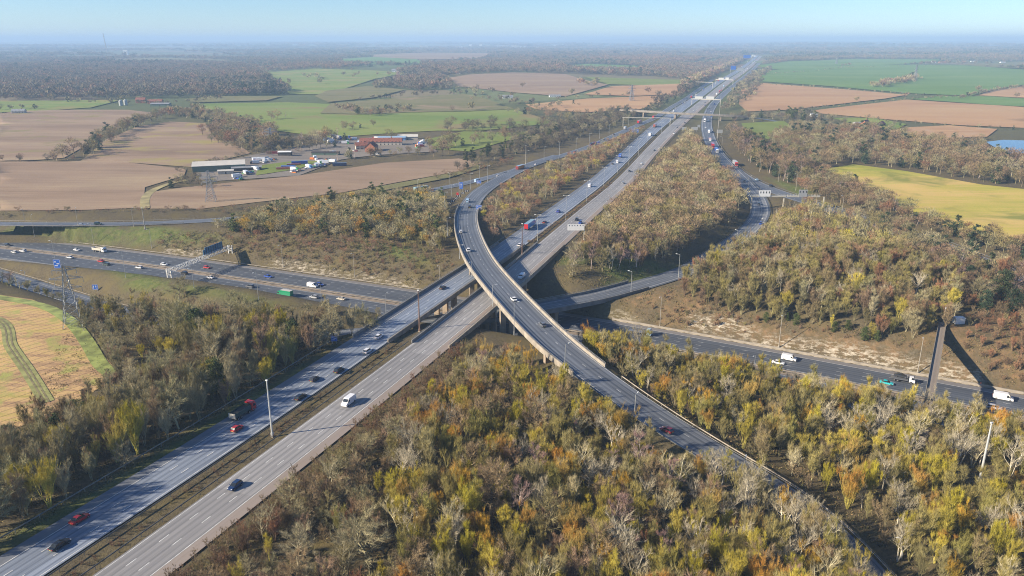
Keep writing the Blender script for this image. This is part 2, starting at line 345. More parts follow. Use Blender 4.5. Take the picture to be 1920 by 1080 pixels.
FIELDS = [
 ("ploughed_field", [(0,214),(60,207),(240,207),(300,214),(235,236),(165,272),(120,297),(70,301),(0,303)], BROWN, None, .3, .012, (.24,.20,.09)),
 ("ploughed_field", [(0,304),(130,304),(190,300),(350,318),(345,330),(272,352),(268,390),(150,395),(0,396)], BROWN, None, .05, .01, None),
 ("stubble_field", [(150,304),(185,275),(200,262),(260,238),(320,229),(385,232),(405,262),(455,278),(470,288),(420,300),(370,315),(190,302)], BROWN, None, .5, .012, (.30,.25,.09)),
 ("ploughed_field", [(282,392),(276,362),(345,352),(560,330),(640,318),(720,306),(860,298),(905,306),(860,322),(760,340),(640,362),(480,380),(380,392)], BROWN, None, .15, .01, None),
 ("grass_strip", [(640,364),(760,342),(860,323),(905,307),(918,312),(840,335),(700,362),(600,372)], OLIVE, None, .2, .02, None),
 ("pasture_field", [(360,196),(540,193),(620,196),(700,188),(870,177),(905,184),(960,205),(1050,232),(1000,236),(900,246),(820,246),(740,250),(620,259),(500,244),(440,222),(380,210)], GREEN, None, .2, .004, (.24,.19,.09)),
 ("olive_field", [(620,196),(700,189),(870,178),(905,185),(965,206),(880,210),(760,212),(690,216),(600,214)], OLIVE, None, .2, .006, (.27,.2,.12)),
 ("olive_field", [(612,172),(690,163),(760,170),(700,185),(615,193),(590,182)], OLIVE, None, .2, .008, None),
 ("pasture_field", [(490,138),(590,130),(700,133),(760,138),(700,150),(660,163),(612,178),(545,178)], GREEN, None, .2, .006, (.27,.24,.1)),
 ("olive_field", [(345,188),(400,182),(530,182),(500,190),(360,194)], OLIVE, None, .2, .006, None),
 ("pasture_field", [(0,190),(100,190),(230,188),(170,203),(90,208),(0,212)], GREEN, None, .2, .008, (.26,.22,.08)),
 ("bright_green_field", [(1095,145),(1180,148),(1278,151),(1278,158),(1210,161),(1140,159)], LAWN, None, .1, .006, None),
 ("ploughed_field", [(842,147),(880,141),(960,137),(1060,140),(1100,152),(1140,160),(1060,182),(960,174),(860,163)], BROWN, None, .1, .005, (.3,.21,.14)),
 ("ploughed_field", [(1145,163),(1278,158),(1280,178),(1180,181),(1095,178)], TAN, None, .1, .004, None),
 ("tan_field", [(985,197),(1100,186),(1250,180),(1235,193),(1200,206),(1100,212),(1005,206)], TAN, None, .1, .006, None),
 ("green_field", [(1415,144),(1425,136),(1480,129),(1640,122),(1810,124),(1920,132),(1920,160),(1860,170),(1820,181),(1700,176),(1560,163),(1430,154)], DGREEN, None, .1, .004, None),
 ("tan_field", [(1390,168),(1430,157),(1600,170),(1700,179),(1660,186),(1540,200),(1480,207),(1400,210),(1385,196)], TAN, None, .1, .004, None),
 ("tan_field", [(1525,208),(1600,199),(1700,188),(1760,192),(1920,202),(1920,241),(1800,236),(1640,223),(1540,214)], TAN, None, .1, .004, None),
 ("green_field", [(1705,187),(1770,181),(1860,182),(1920,186),(1920,201),(1860,198),(1780,192)], DGREEN, None, .1, .006, None),
 ("tan_field", [(1835,180),(1870,172),(1920,163),(1920,185),(1870,182)], TAN, None, .1, .006, None),
 ("meadow", [(1545,318),(1600,309),(1700,322),(1840,347),(1925,356),(2000,380),(2000,485),(1920,459),(1820,441),(1720,405),(1640,365)], YEL, None, 2.6, .012, (.24,.24,.055)),
 ("rough_meadow", [(-40,548),(60,562),(125,588),(160,625),(225,702),(160,745),(40,800),(-60,830)], STUB, .09, 2.2, .06, (.34,.33,.10)),
 ("green_field", [(1390,232),(1470,228),(1492,244),(1440,262),(1400,256)], LAWN, None, .1, .01, None),
 ("lawn", [(480,330),(484,312),(560,302),(600,304),(560,318),(500,327)], LAWN, None, .1, .02, None),
 ("pasture_field", [(800,262),(870,247),(960,250),(1050,240),(960,262),(880,285),(810,280)], LAWN, None, .1, .01, None),
 ("green_field", [(640,112),(700,108),(780,112),(800,120),(690,121),(640,118)], DGREEN, None, .1, .003, None),
 ("ploughed_field", [(690,104),(800,100),(925,101),(900,112),(790,113),(700,108)], BROWN, None, .1, .003, None),
 ("green_field", [(1420,124),(1480,116),(1600,112),(1780,113),(1700,121),(1560,125),(1440,132)], DGREEN, None, .1, .003, None),
 ("bare_soil", [(1700,240),(1780,236),(1870,243),(1850,258),(1760,260),(1690,254)], TAN, None, .1, .02, (.42,.3,.2)),
 ("green_field", [(210,113),(300,110),(420,113),(470,118),(300,119),(220,119)], OLIVE, None, .1, .003, None),
 ("pasture_field", [(1560,222),(1640,222),(1700,234),(1680,244),(1600,236)], GREEN, None, .1, .01, None),
 ("green_field", [(1040,125),(1100,121),(1180,124),(1240,128),(1180,134),(1080,133)], DGREEN, None, .1, .004, None),
 ("pasture_field", [(1800,122),(1920,118),(1920,130),(1840,126)], OLIVE, None, .1, .004, None),
 ("gravel_yard", [(360,318),(470,292),(620,265),(700,258),(800,262),(820,285),(700,292),(640,300),(560,330),(440,338),(380,342)], [(.3,(.15,.13,.11)),(.7,(.26,.23,.2))], None, .1, .05, None),
]
FPOLY = []
fmc = {}
for fi, (nm, poly, stops, row, rot, big, patch) in enumerate(FIELDS):
    wp = []
    for a, b_ in zip(poly, poly[1:]+poly[:1]):
        for k in range(4):
            x, y = a[0]+(b_[0]-a[0])*k/4, a[1]+(b_[1]-a[1])*k/4; wp.append(G(x, y)[:2])
    w_ = np.array(wp); FPOLY.append((nm, w_))
    ext = w_.max(0)-w_.min(0); st = max(4, min(ext)/18)
    gx, gy = np.meshgrid(np.arange(w_[:,0].min(), w_[:,0].max(), st), np.arange(w_[:,1].min(), w_[:,1].max(), st))
    gx = gx.ravel()+.1; gy = gy.ravel()+.1; ins = pip(w_, gx, gy); n = len(w_)
    allp = [Vector(p_) for p_ in w_]+[Vector((a, b_)) for a, b_ in zip(gx[ins], gy[ins])]
    vs, _, fs, _, _, _ = delaunay_2d_cdt(allp, [(i, (i+1) % n) for i in range(n)], [], 1, 1e-4)
    va = np.array([tuple(v_) for v_ in vs]); dist = np.hypot(va[:,0], va[:,1])
    lift = (.12+np.clip(dist-300, 0, None)*.0009)*(1.6 if nm in ('lawn','olive_field','grass_strip') else 1)
    hz = H(va[:,0], va[:,1])
    mb = MB(); mb.v = [(a, b_, c) for (a, b_), c in zip(va, hz+lift)]; mb.f = [tuple(f) for f in fs]
    key = (id(stops), rot, big, patch)
    if key not in fmc: fmc[key] = field_mat(nm.replace('_',' '), stops, row, rot, big, patch)
    mb.build(nm, fmc[key], smooth=True, kind='structure')
def track(px, w_, mat, nm, zo=.3):
    q = resample([G(a, b_) for a, b_ in px], 2.5, 4); t_ = tang(q); mb = MB()
    for k in range(len(q)):
        for o_ in (-w_/2, w_/2): x_, y_ = q[k,0]-t_[k,1]*o_, q[k,1]+t_[k,0]*o_; mb.v.append((x_, y_, float(H(x_, y_))+zo))
    for k in range(len(q)-1): mb.f.append((2*k, 2*k+2, 2*k+3, 2*k+1))
    mb.build(nm, mat, kind='structure')
TRK = paint("track green", (.27,.27,.09), .95, var=.4, scale=.3); RUT = paint("wheel rut soil", (.2,.17,.08), .95, var=.4, scale=.4); EDG = paint("bright grass edge", (.26,.30,.075), .95, var=.6, scale=.2)
trk = [(-30,590),(8,604),(18,625),(16,645),(30,665),(52,695),(70,725),(88,755)]
track(trk, 4.2, TRK, "farm_track", .26)
for dx in (-4.5, 4.5): track([(a+dx, b_) for a, b_ in trk], .55, RUT, "wheel_rut", .32)
track([(-20,556),(60,567),(122,592),(150,622),(172,655),(190,690),(212,703)], 5.0, EDG, "grass_edge", .26)
track([(272,392),(271,368),(300,350),(350,338)], 6, paint("dry grass edge", (.32,.27,.12), .95, var=.4, scale=.1), "grass_edge", .5)
pond = [G(a, b_) for a, b_ in ((1848,268),(1880,265),(1925,266),(1925,290),(1895,291),(1868,282))]
zz = max(p_[2] for p_ in pond)+1.2
mp, t, b = newmat("pond water"); b.inputs["Base Color"].default_value = (.02,.05,.09,1); b.inputs["Roughness"].default_value = .08
MB().add([(a, b_, zz) for a, b_, _ in pond], [tuple(range(len(pond)))]).build("pond", mp, kind='structure')

# ------------------------------------------------------------------ road surfaces
def ribbon(rd, o0, o1, zoff, i0=0, i1=None, nacross=1):
    p = rd['p'][i0:i1]; n = len(p); d = np.r_[0, np.cumsum(np.linalg.norm(np.diff(p[:, :2], axis=0), axis=1))]
    return p, d
def sweepv(pl, hw, prof):      # profile [(side, inset, z)]: offset = side*hw[k] - side*inset
    t = tang(pl); mb = MB()
    return mb.loft([[(x-ty*(s_*h_-s_*i_), y+tx*(s_*h_-s_*i_), z+q_) for s_, i_, q_ in prof] for (x, y, z), (tx, ty), h_ in zip(pl[:, :3], t, hw)])
def sweep(pl, prof, mb=None):      # closed profile [(offset_left, z)] swept along pl (N,>=3)
    mb = mb or MB(); t = tang(pl); n = len(prof); rings = []
    for (x, y, z), (tx, ty) in zip(pl[:, :3], t):
        rings.append([(x-ty*o_, y+tx*o_, z+h) for o_, h in prof])
    return mb.loft(rings)
def asphalt(name, base, wear, shoulder=None, hs_side=1, rough=.75, hw=7.2, lanes=3, hsw=3.3):
    m, t, b = newmat(name); N = t.nodes; uvn = N.new("ShaderNodeUVMap").outputs[0]
    sx = N.new("ShaderNodeSeparateXYZ"); t.links.new(uvn, sx.inputs[0])
    geo = N.new("ShaderNodeNewGeometry").outputs["Position"]
    st = noise(t, mapping(t, uvn, (2.2,.012,1)), 1.0, 5, .65); st2 = noise(t, mapping(t, uvn, (.5,.03,1)), 1.0, 4, .6)
    fine = noise(t, geo, 2.5, 4, .7); big = noise(t, geo, .03, 4, .6)
    wv = mathn(t, 'ABSOLUTE', mathn(t, 'SINE', mathn(t, 'MULTIPLY', sx.outputs[0], math.pi/1.83)))
    s = mathn(t, 'ADD', mathn(t, 'MULTIPLY', st, .55), mathn(t, 'ADD', mathn(t, 'MULTIPLY', st2, .25), mathn(t, 'MULTIPLY', fine, .1)))
    s = mathn(t, 'ADD', s, mathn(t, 'MULTIPLY', wv, .17))
    c = ramp(t, [(.40, base), (.66, wear)]); t.links.new(s, c.inputs[0]); c = c.outputs[0]
    # resurfaced patches across the lanes
    br = N.new("ShaderNodeTexBrick"); br.inputs["Scale"].default_value = 1; br.offset = .37
    br.inputs["Brick Width"].default_value = 3.66; br.inputs["Row Height"].default_value = 47; br.inputs["Mortar Size"].default_value = .03
    br.inputs["Color1"].default_value = (.8,.8,.8,1); br.inputs["Color2"].default_value = (1.12,1.12,1.12,1); br.inputs["Mortar"].default_value = (.72,.72,.72,1)
    t.links.new(uvn, br.inputs["Vector"])
    c = mixc(t, 1.0, c, br.outputs[0], 'MULTIPLY')
    if shoulder:
        e = hw-hsw
        k = mrange(t, sx.outputs[0], e-.1, e+.1) if hs_side > 0 else mrange(t, sx.outputs[0], -e+.1, -e-.1)
        c = mixc(t, mathn(t, 'MULTIPLY', k, .85), c, shoulder)
    c = mixc(t, mrange(t, big, .3, .7, 0, .3), c, wear)
    t.links.new(c, b.inputs["Base Color"]); b.inputs["Roughness"].default_value = rough
    t.links.new(mrange(t, st, .3, .7, rough+.1, rough-.12), b.inputs["Roughness"]); return m
def surface(name, rd, mat, i0=0, i1=None):
    p = rd['p'][i0:i1]; wd = rd['w'][i0:i1]; t = tang(p); mb = MB(); d = np.r_[0, np.cumsum(np.linalg.norm(np.diff(p[:, :2], axis=0), axis=1))]
    K = 4; uv = []
    for k in range(len(p)):
        for a in range(K+1):
            o_ = -wd[k]/2+wd[k]*a/K; mb.v.append((p[k,0]-t[k,1]*o_, p[k,1]+t[k,0]*o_, p[k,2]+rd['lift'])); uv.append((o_, d[k]))
    for k in range(len(p)-1):
        for a in range(K):
            i = k*(K+1)+a; mb.f.append((i+1, i, i+K+1, i+K+2))
    me = mb.mesh(name, mat); ul = me.uv_layers.new(name="UVMap")
    li = np.zeros(len(me.loops), 'i'); me.loops.foreach_get('vertex_index', li)
    ul.data.foreach_set('uv', np.array(uv, 'f')[li].ravel()); o = bpy.data.objects.new(name, me); COL.objects.link(o); o['kind'] = 'structure'; return o
A_N = asphalt("worn asphalt", (.075,.095,.135), (.25,.285,.345), (.13,.135,.145), 1, .58)  # blue cast of skylit tree shade is tinted into the northbound asphalt colour
A_S = asphalt("pale worn asphalt", (.15,.15,.155), (.31,.30,.295), (.27,.21,.165), -1, .7)
A_M = asphalt("dark asphalt", (.034,.042,.056), (.10,.112,.132), (.21,.19,.175), 1, .7, 9.3)
A_F = asphalt("blue grey asphalt", (.042,.052,.07), (.155,.17,.195), None, 1, .62, 6.5)
surface("northbound_carriageway", ROADS['m23_north'], A_N); surface("southbound_carriageway", ROADS['m23_south'], A_S)
surface("eastbound_carriageway", ROADS['m25_east'], A_M)
A_M2 = asphalt("dark asphalt west", (.034,.042,.056), (.10,.112,.132), (.19,.18,.165), -1, .7, 9.3)
surface("westbound_carriageway", ROADS['m25_west'], A_M2)
surface("flyover_carriageway", ROADS['flyover'], A_F); surface("slip_road", ROADS['slip_west'], A_F); surface("slip_road", ROADS['slip_east'], A_F)
surface("loop_road", ROADS['ramp'], A_F); surface("lane_over_motorway", ROADS['overbridge'], A_F)
WHITE = paint("road marking white", (.62,.62,.6), .6, var=.35, scale=.7)
def marks(rd, lines):
    p = rd['p']; t = tang(p); d = np.r_[0, np.cumsum(np.linalg.norm(np.diff(p[:, :2], axis=0), axis=1))]
    mb = MB(); z = rd['lift']+.02
    def at(s, o_):
        i = min(max(int(np.searchsorted(d, s))-1, 0), len(d)-2); f = (s-d[i])/(d[i+1]-d[i])
        q = p[i]*(1-f)+p[i+1]*f; tt = t[i]*(1-f)+t[i+1]*f
        return (q[0]-tt[1]*o_, q[1]+tt[0]*o_, q[2]+z)
    for ofn, wd, on, per in lines:
        s = 0
        ln = (on if on else 4)
        while s < d[-1]-ln:
            i = min(int(np.searchsorted(d, s)), len(p)-1); o_ = ofn(rd['w'][i]) if callable(ofn) else ofn
            far = 1+min(max(math.hypot(p[i,0], p[i,1])-500, 0)/900, 1.2)
            a, b_ = at(s, o_-wd/2*far), at(s, o_+wd/2*far); c, d_ = at(s+ln, o_+wd/2*far), at(s+ln, o_-wd/2*far)
            mb.add([a, d_, c, b_], [(0,1,2,3)]); s += per if on else ln
    mb.build("lane_marking", WHITE, kind='structure')
marks(ROADS['m23_north'], [(lambda w_: w_/2-3.3, .2, 0, 0), (lambda w_: -w_/2+.6, .2, 0, 0), (lambda w_: w_/2-3.3-3.6, .22, 2.5, 9), (lambda w_: w_/2-3.3-7.2, .22, 2.5, 9)])
marks(ROADS['m23_south'], [(lambda w_: -w_/2+3.3, .22, 0, 0), (lambda w_: w_/2-.6, .2, 0, 0), (lambda w_: -w_/2+3.3+3.6, .24, 2.8, 9), (lambda w_: -w_/2+3.3+7.2, .24, 2.8, 9)])
for nm, sg in (('m25_east', 1), ('m25_west', -1)):
    marks(ROADS[nm], [(sg*6.0, .2, 0, 0), (-sg*8.7, .2, 0, 0), (sg*2.35, .16, 2.2, 9), (-sg*1.3, .16, 2.2, 9), (-sg*4.95, .16, 2.2, 9)])
marks(ROADS['flyover'], [(5.6, .16, 0, 0), (-5.0, .16, 0, 0), (.6, .14, 2, 9)])
marks(ROADS['slip_west'], [(4.3, .16, 0, 0), (-4.6, .16, 0, 0), (0, .14, 2, 9)]); marks(ROADS['ramp'], [(4.6, .16, 0, 0), (-3.8, .16, 0, 0), (.8, .14, 2, 9)])
marks(ROADS['slip_east'], [(5.9, .2, 0, 0), (-5.5, .2, 0, 0), (2.2, .14, 2, 9), (-1.6, .14, 2, 9)])
# hatched gore between the slip road and the loop road, and inside the loop bend
mb = MB(); rp = ROADS['ramp']; p = rp['p']; t = tang(p)
for k in range(2, len(p)-1):
    x, y = p[k,0], p[k,1]
    if 380 < y < 600 and x > 100:
        for f in (0, .5):
            qx, qy, qz = p[k,:3]*(1-f)+p[k+1,:3]*f; wv = 2.6 if y < 560 else 1.8
            a = np.array([-t[k,1], t[k,0]]); tt = t[k]
            c0 = np.array([qx,qy])+a*4.6; c1 = c0-a*wv+tt*1.1
            mb.add([(*c0, qz+.055), (*(c0+tt*.55), qz+.055), (*(c1+tt*.55), qz+.055), (*c1, qz+.055)], [(0,1,2,3)])
mb.build("hatched_marking", WHITE, kind='structure')

# central reserves and verges
MEDM = paint("median soil and dead grass", (.085,.07,.045), .95, var=.5, scale=.25)
def strip_between(name, a, b_, mat, z):
    n = min(len(a), len(b_)); mb = MB()
    for k in range(n): mb.v += [(a[k,0], a[k,1], a[k,2]+z), (b_[k,0], b_[k,1], b_[k,2]+z)]
    for k in range(n-1): mb.f.append((2*k, 2*k+2, 2*k+3, 2*k+1))
    mb.build(name, mat, kind='structure')
me25 = ROADS['m25_east']['p']; edge_e = offs(me25, -9.25); edge_w = offs(ROADS['m25_west']['p'], 9.25)
CONC = paint("pale concrete", (.33,.29,.235), .85, var=.3, scale=.4)
strip_between("central_reserve", offs(_f[:, :3], -18.4), offs(_f[:, :3], -24.0), paint("reserve paving", (.27,.215,.16), .9, var=.35, scale=.3), -.03)
STEEL = paint("galvanised steel", (.33,.34,.34), .5, .6, var=.2); DSTEEL = paint("weathered steel rail", (.16,.165,.165), .6, .4, var=.3, scale=.5)
CONC2 = paint("weathered concrete", (.25,.22,.185), .85, var=.35, scale=.35); CONC3 = paint("grey bridge concrete", (.2,.195,.185), .8, var=.3, scale=.3)

# ------------------------------------------------------------------ barriers
def seg(pl, cond):
    k = [i for i in range(len(pl)) if cond(pl[i])]
    return pl[k[0]:k[-1]+1] if len(k) > 2 else None
def guard_rail(pl, label, mat=None, h=.75, post=6.0, group="steel guard rails along the roads"):
    mat = mat or DSTEEL
    t = empty("guard_rail", tuple(pl[0,:3])); tag(t, label, "guard rail", group); off = np.array(pl[0,:3])
    q = pl[:, :3]-off
    sweep(q, [(-.05,h-.3),(.05,h-.3),(.05,h),(-.05,h)]).build("rail", mat, t)
    mb = MB(); d = np.r_[0, np.cumsum(np.linalg.norm(np.diff(q[:, :2], axis=0), axis=1))]; s = 0
    while s < min(d[-1], 900):
        x, y, z = [float(np.interp(s, d, q[:,k])) for k in range(3)]; mb.box(x-.06, x+.06, y-.06, y+.06, z-.5, z+h-.1); s += post
    mb.build("post", mat, t, kind='stuff'); return t
def wall_line(pl, name, label, cat, mat, w_, h, base=0.0, group=None):
    off = np.array(pl[0,:3]); t = empty(name, tuple(off)); tag(t, label, cat, group)
    sweep(pl[:, :3]-off, [(-w_/2,base),(w_/2,base),(w_/2,h),(-w_/2,h)]).build("wall", mat, t)
    return t
n_ = ROADS['m23_north']; s_ = ROADS['m23_south']; fl = ROADS['flyover']; rm = ROADS['ramp']; sw = ROADS['slip_west']; se = ROADS['slip_east']
off_n = lambda o_: offs(n_['p'], n_['w']/2*np.sign(o_)+o_); off_s = lambda o_: offs(s_['p'], s_['w']/2*np.sign(o_)+o_)
guard_rail(seg(off_n(2.2+3.0), lambda q: q[1] < 266), "long guard rail beside the wood, left of the northbound carriageway", STEEL)
guard_rail(seg(off_n(1.5), lambda q: 405 < q[1] < 1000), "guard rail left of the northbound carriageway beyond the bridge")
guard_rail(seg(off_n(-1.6), lambda q: q[1] < 266), "guard rail on the northbound side of the scrubby foreground reserve")
guard_rail(seg(off_s(1.5), lambda q: q[1] < 266), "guard rail on the southbound side of the scrubby foreground reserve")
guard_rail(seg(off_n(-1.2), lambda q: 405 < q[1] < 2700), "guard rail on the northbound side of the reserve beyond the bridge")
guard_rail(seg(off_s(1.2), lambda q: 405 < q[1] < 2700), "guard rail on the southbound side of the reserve beyond the bridge")
guard_rail(seg(off_s(-.9), lambda q: 405 < q[1] < 1050), "guard rail right of the southbound carriageway, below the wooded wedge")
guard_rail(seg(offs(me25, 10.2), lambda q: -640 < q[0] < -30), "pale rail along the far edge of the lower motorway on the left", CONC)
guard_rail(seg(offs(ROADS['m25_west']['p'], -10.2), lambda q: -640 < q[0] < -60), "rail with posts along the near edge of the lower motorway", CONC2)
guard_rail(seg(offs(_f, -21.2), lambda q: True), "double sided rail in the pale reserve of the lower motorway", CONC2)
wall_line(seg(offs(me25, 10.3), lambda q: q[0] > 42), "low_wall", "long low concrete wall at the foot of the chalk bank", "wall", CONC, .5, .8, -.4)
guard_rail(seg(offs(fl['p'], fl['w']/2+.8), lambda q: q[1] < 226), "pale rail curving along the outer edge of the descending ramp on the right", CONC)
guard_rail(seg(offs(fl['p'], -fl['w']/2-.8), lambda q: q[1] < 226), "rail along the wooded side of the descending ramp on the right", DSTEEL)
guard_rail(seg(offs(rm['p'], 6.3), lambda q: q[0] > 90), "rail round the inner side of the loop road")
guard_rail(seg(offs(rm['p'], -6.3), lambda q: q[0] > 90), "rail round the outer side of the loop road")
guard_rail(seg(offs(rm['p'], -6.5), lambda q: q[0] < -160), "rail on the near side of the sunken slip road on the far left", CONC2)
guard_rail(seg(offs(rm['p'], 6.5), lambda q: q[0] < -160), "rail on the far side of the sunken slip road on the far left", CONC2)
guard_rail(seg(offs(sw['p'], 6.2), lambda q: q[0] < -200), "pale rail along the far side of the upper left slip road", CONC)
guard_rail(seg(offs(sw['p'], -6.0), lambda q: q[0] < -200), "rail along the near side of the upper left slip road", CONC2)
guard_rail(seg(offs(se['p'], 8.0), lambda q: q[1] < 900), "rail beside the birches, right of the queue of lorries")

# ------------------------------------------------------------------ bridges
PIERC = paint("yellowish pier concrete", (.34,.27,.2), .85, var=.25, scale=.4)  # one even yellowish concrete for piers and crossheads
def deck_bridge(name, label, rd, cond, sides, piers, hw, depth=1.6, parm=None, ph=1.1, railtop=False):
    kk_ = [i for i in range(len(rd['p'])) if cond(rd['p'][i])]; pl = rd['p'][kk_[0]:kk_[-1]+1][:, :3]; hwa = rd['w'][kk_[0]:kk_[-1]+1]/2+hw; hw = float(hwa.mean())
    off = np.array([*pl[0,:2], 0]); q = pl-off; q[:, 2] += rd['lift']
    t = empty(name, tuple(off)); tag(t, label, "bridge", "road decks of the interchange")
    sweepv(q, hwa, [(-1,0,-.06),(-1,2,-depth),(1,2,-depth),(1,0,-.06)]).build("deck", CONC3, t)
    for sg, m in sides:
        a = hw*sg
        w0, w1 = sorted((a-.45*sg, a))
        sweepv(q, hwa, [(sg,0,-.9),(sg,.45,-.5),(sg,.45,ph),(sg,0,ph)][::sg]).build("parapet", m, t)
        mb = MB(); d = np.r_[0, np.cumsum(np.linalg.norm(np.diff(q[:, :2], axis=0), axis=1))]; s = 1; o_ = offs(q, sg*(hwa-.22))
        while s < d[-1]:
            x, y, z = [float(np.interp(s, d, o_[:,k])) for k in range(3)]; mb.box(x-.05, x+.05, y-.05, y+.05, z+ph, z+ph+.5); s += 2.5
        sweep(np.c_[o_[:, :2], o_[:,2]+ph+.45], [(-.06,0),(.06,0),(.06,.1),(-.06,.1)], mb)
        mb.build("railing", STEEL, t, kind='stuff')
    for (px_, py_) in piers:     # world xy of each pier line; columns across
        j = int(np.argmin(np.hypot(pl[:,0]-px_, pl[:,1]-py_))); tt = tang(pl)[j]; nrm = np.array([-tt[1], tt[0]])
        for f in (-.55, 0, .55):
            c = pl[j,:2]+nrm*hw*f-off[:2]; gz = float(H(*(c+off[:2])))
            MB().box(-.8, .8, -1.1, 1.1, gz-.5, pl[j,2]-depth-.6, math.atan2(tt[1],tt[0]), tuple(c)).build("pier", PIERC, t)
        MB().box(-.9, .9, -hw*.75, hw*.75, pl[j,2]-depth-.9, pl[j,2]-depth+.02, math.atan2(tt[1],tt[0]), tuple(pl[j,:2]-off[:2])).build("crosshead", PIERC, t)
    for k in (0, -1):
        tt = tang(pl)[k]; c = pl[k,:2]-off[:2]
        MB().box(-1.2, 1.2, -hw+.3, hw-.3, -12.5, pl[k,2]-.35, math.atan2(tt[1],tt[0]), tuple(c)).build("abutment", CONC3, t)
    return t
deck_bridge("motorway_bridge", "left motorway deck crossing the lower motorway beneath the curved flyover", n_, lambda q: 264 < q[1] < 406, [(1, CONC3), (-1, CONC2)], [(-42,292),(-30,326),(-14,362)], 0.4)
deck_bridge("motorway_bridge", "right motorway deck with a white van, crossing under the curved flyover", s_, lambda q: 258 < q[1] < 406, [(1, CONC3), (-1, CONC)], [(-24,276),(-12,308),(6,345),(16,376)], 0.5)
deck_bridge("flyover_bridge", "topmost curved flyover deck sweeping over both motorway decks", fl, lambda q: 226 < q[1] < 486, [(1, CONC), (-1, CONC)], [(22,248),(-6,287),(-20,348),(-29,400),(-30,440)], 0.4, 1.5)
deck_bridge("ramp_bridge", "low curved bridge deck passing beneath the motorway on the right", rm, lambda q: -46 < q[0] < 62 and 270 < q[1] < 376, [(1, CONC3), (-1, CONC3)], [(20,322),(-12,309)], 0.5)
def retaining():
    a = rm['p'][[int(np.argmin(np.hypot(rm['p'][:,0]-x_, rm['p'][:,1]-y_))) for x_, y_ in ((70,359),(52,347),(40,337))]]; q = offs(a, 6.1 if tang(a)[1][0] < 0 else -6.1); t = empty("retaining_wall", (q[0,0], q[0,1], 0)); tag(t, "pale concrete retaining wall under the end of the low curved bridge", "wall")
    mb = MB(); n_out = np.array([.45,-.9])*1.2
    for (x0_, y0_, z0_), (x1_, y1_, z1_) in zip(q[:-1,:3], q[1:,:3]): 
        P0, P1 = (x0_-q[0,0], y0_-q[0,1]), (x1_-q[0,0], y1_-q[0,1])
        mb.add([(*P0,-15),(*P1,-15),(*P1,z1_-.95),(*P0,z0_-.95),(P0[0]-1,P0[1]+1,-15),(P1[0]-1,P1[1]+1,-15),(P1[0]-1,P1[1]+1,z1_-.95),(P0[0]-1,P0[1]+1,z0_-.95)], [(0,1,2,3),(7,6,5,4),(3,2,6,7),(0,3,7,4),(1,5,6,2)])
    mb.build("wall", paint("pale retaining wall", (.42,.42,.41), .8, var=.15), t)
retaining()
ov = ROADS['overbridge']
deck_bridge("lane_bridge", "long thin concrete bridge carrying a lane over the far motorway", ov, lambda q: 165 < q[0] < 325, [(1, CONC2), (-1, CONC2)], [(196,1142),(232,1114),(286,1088)], 0.2, 1.2)

# ------------------------------------------------------------------ trees: prototypes
def attr_col(me, name, data):
    a = me.attributes.new(name, 'FLOAT', 'POINT'); a.data.foreach_set('value', np.asarray(data, 'f'))
def tree_mat(name, rough=.9):
    m, t, b = newmat(name); N = t.nodes
    def ia(n):
        a = N.new("ShaderNodeAttribute"); a.attribute_name = n; a.attribute_type = 'INSTANCER'; return a.outputs["Color"]
    tp = N.new("ShaderNodeAttribute"); tp.attribute_name = "tip"
    rn = N.new("ShaderNodeAttribute"); rn.attribute_name = "rnd"
    c = mixc(t, tp.outputs["Fac"], ia('bark'), ia('tint'))
    v = N.new("ShaderNodeVectorMath"); v.operation = 'SCALE'; t.links.new(c, v.inputs[0]); t.links.new(mrange(t, rn.outputs["Fac"], 0, 1, .6, 1.35), v.inputs['Scale'])
    t.links.new(v.outputs[0], b.inputs["Base Color"]); b.inputs["Roughness"].default_value = rough; b.inputs["Specular IOR Level"].default_value = .15
    return m
TWIG = tree_mat("bare twigs"); BARK = tree_mat("bark"); 
def ortho(d, r):
    v = r.normal(size=d.shape); v -= (v*d).sum(-1, keepdims=True)*d; return v/np.linalg.norm(v, axis=-1, keepdims=True)
def norm(v): return v/np.linalg.norm(v, axis=-1, keepdims=True)
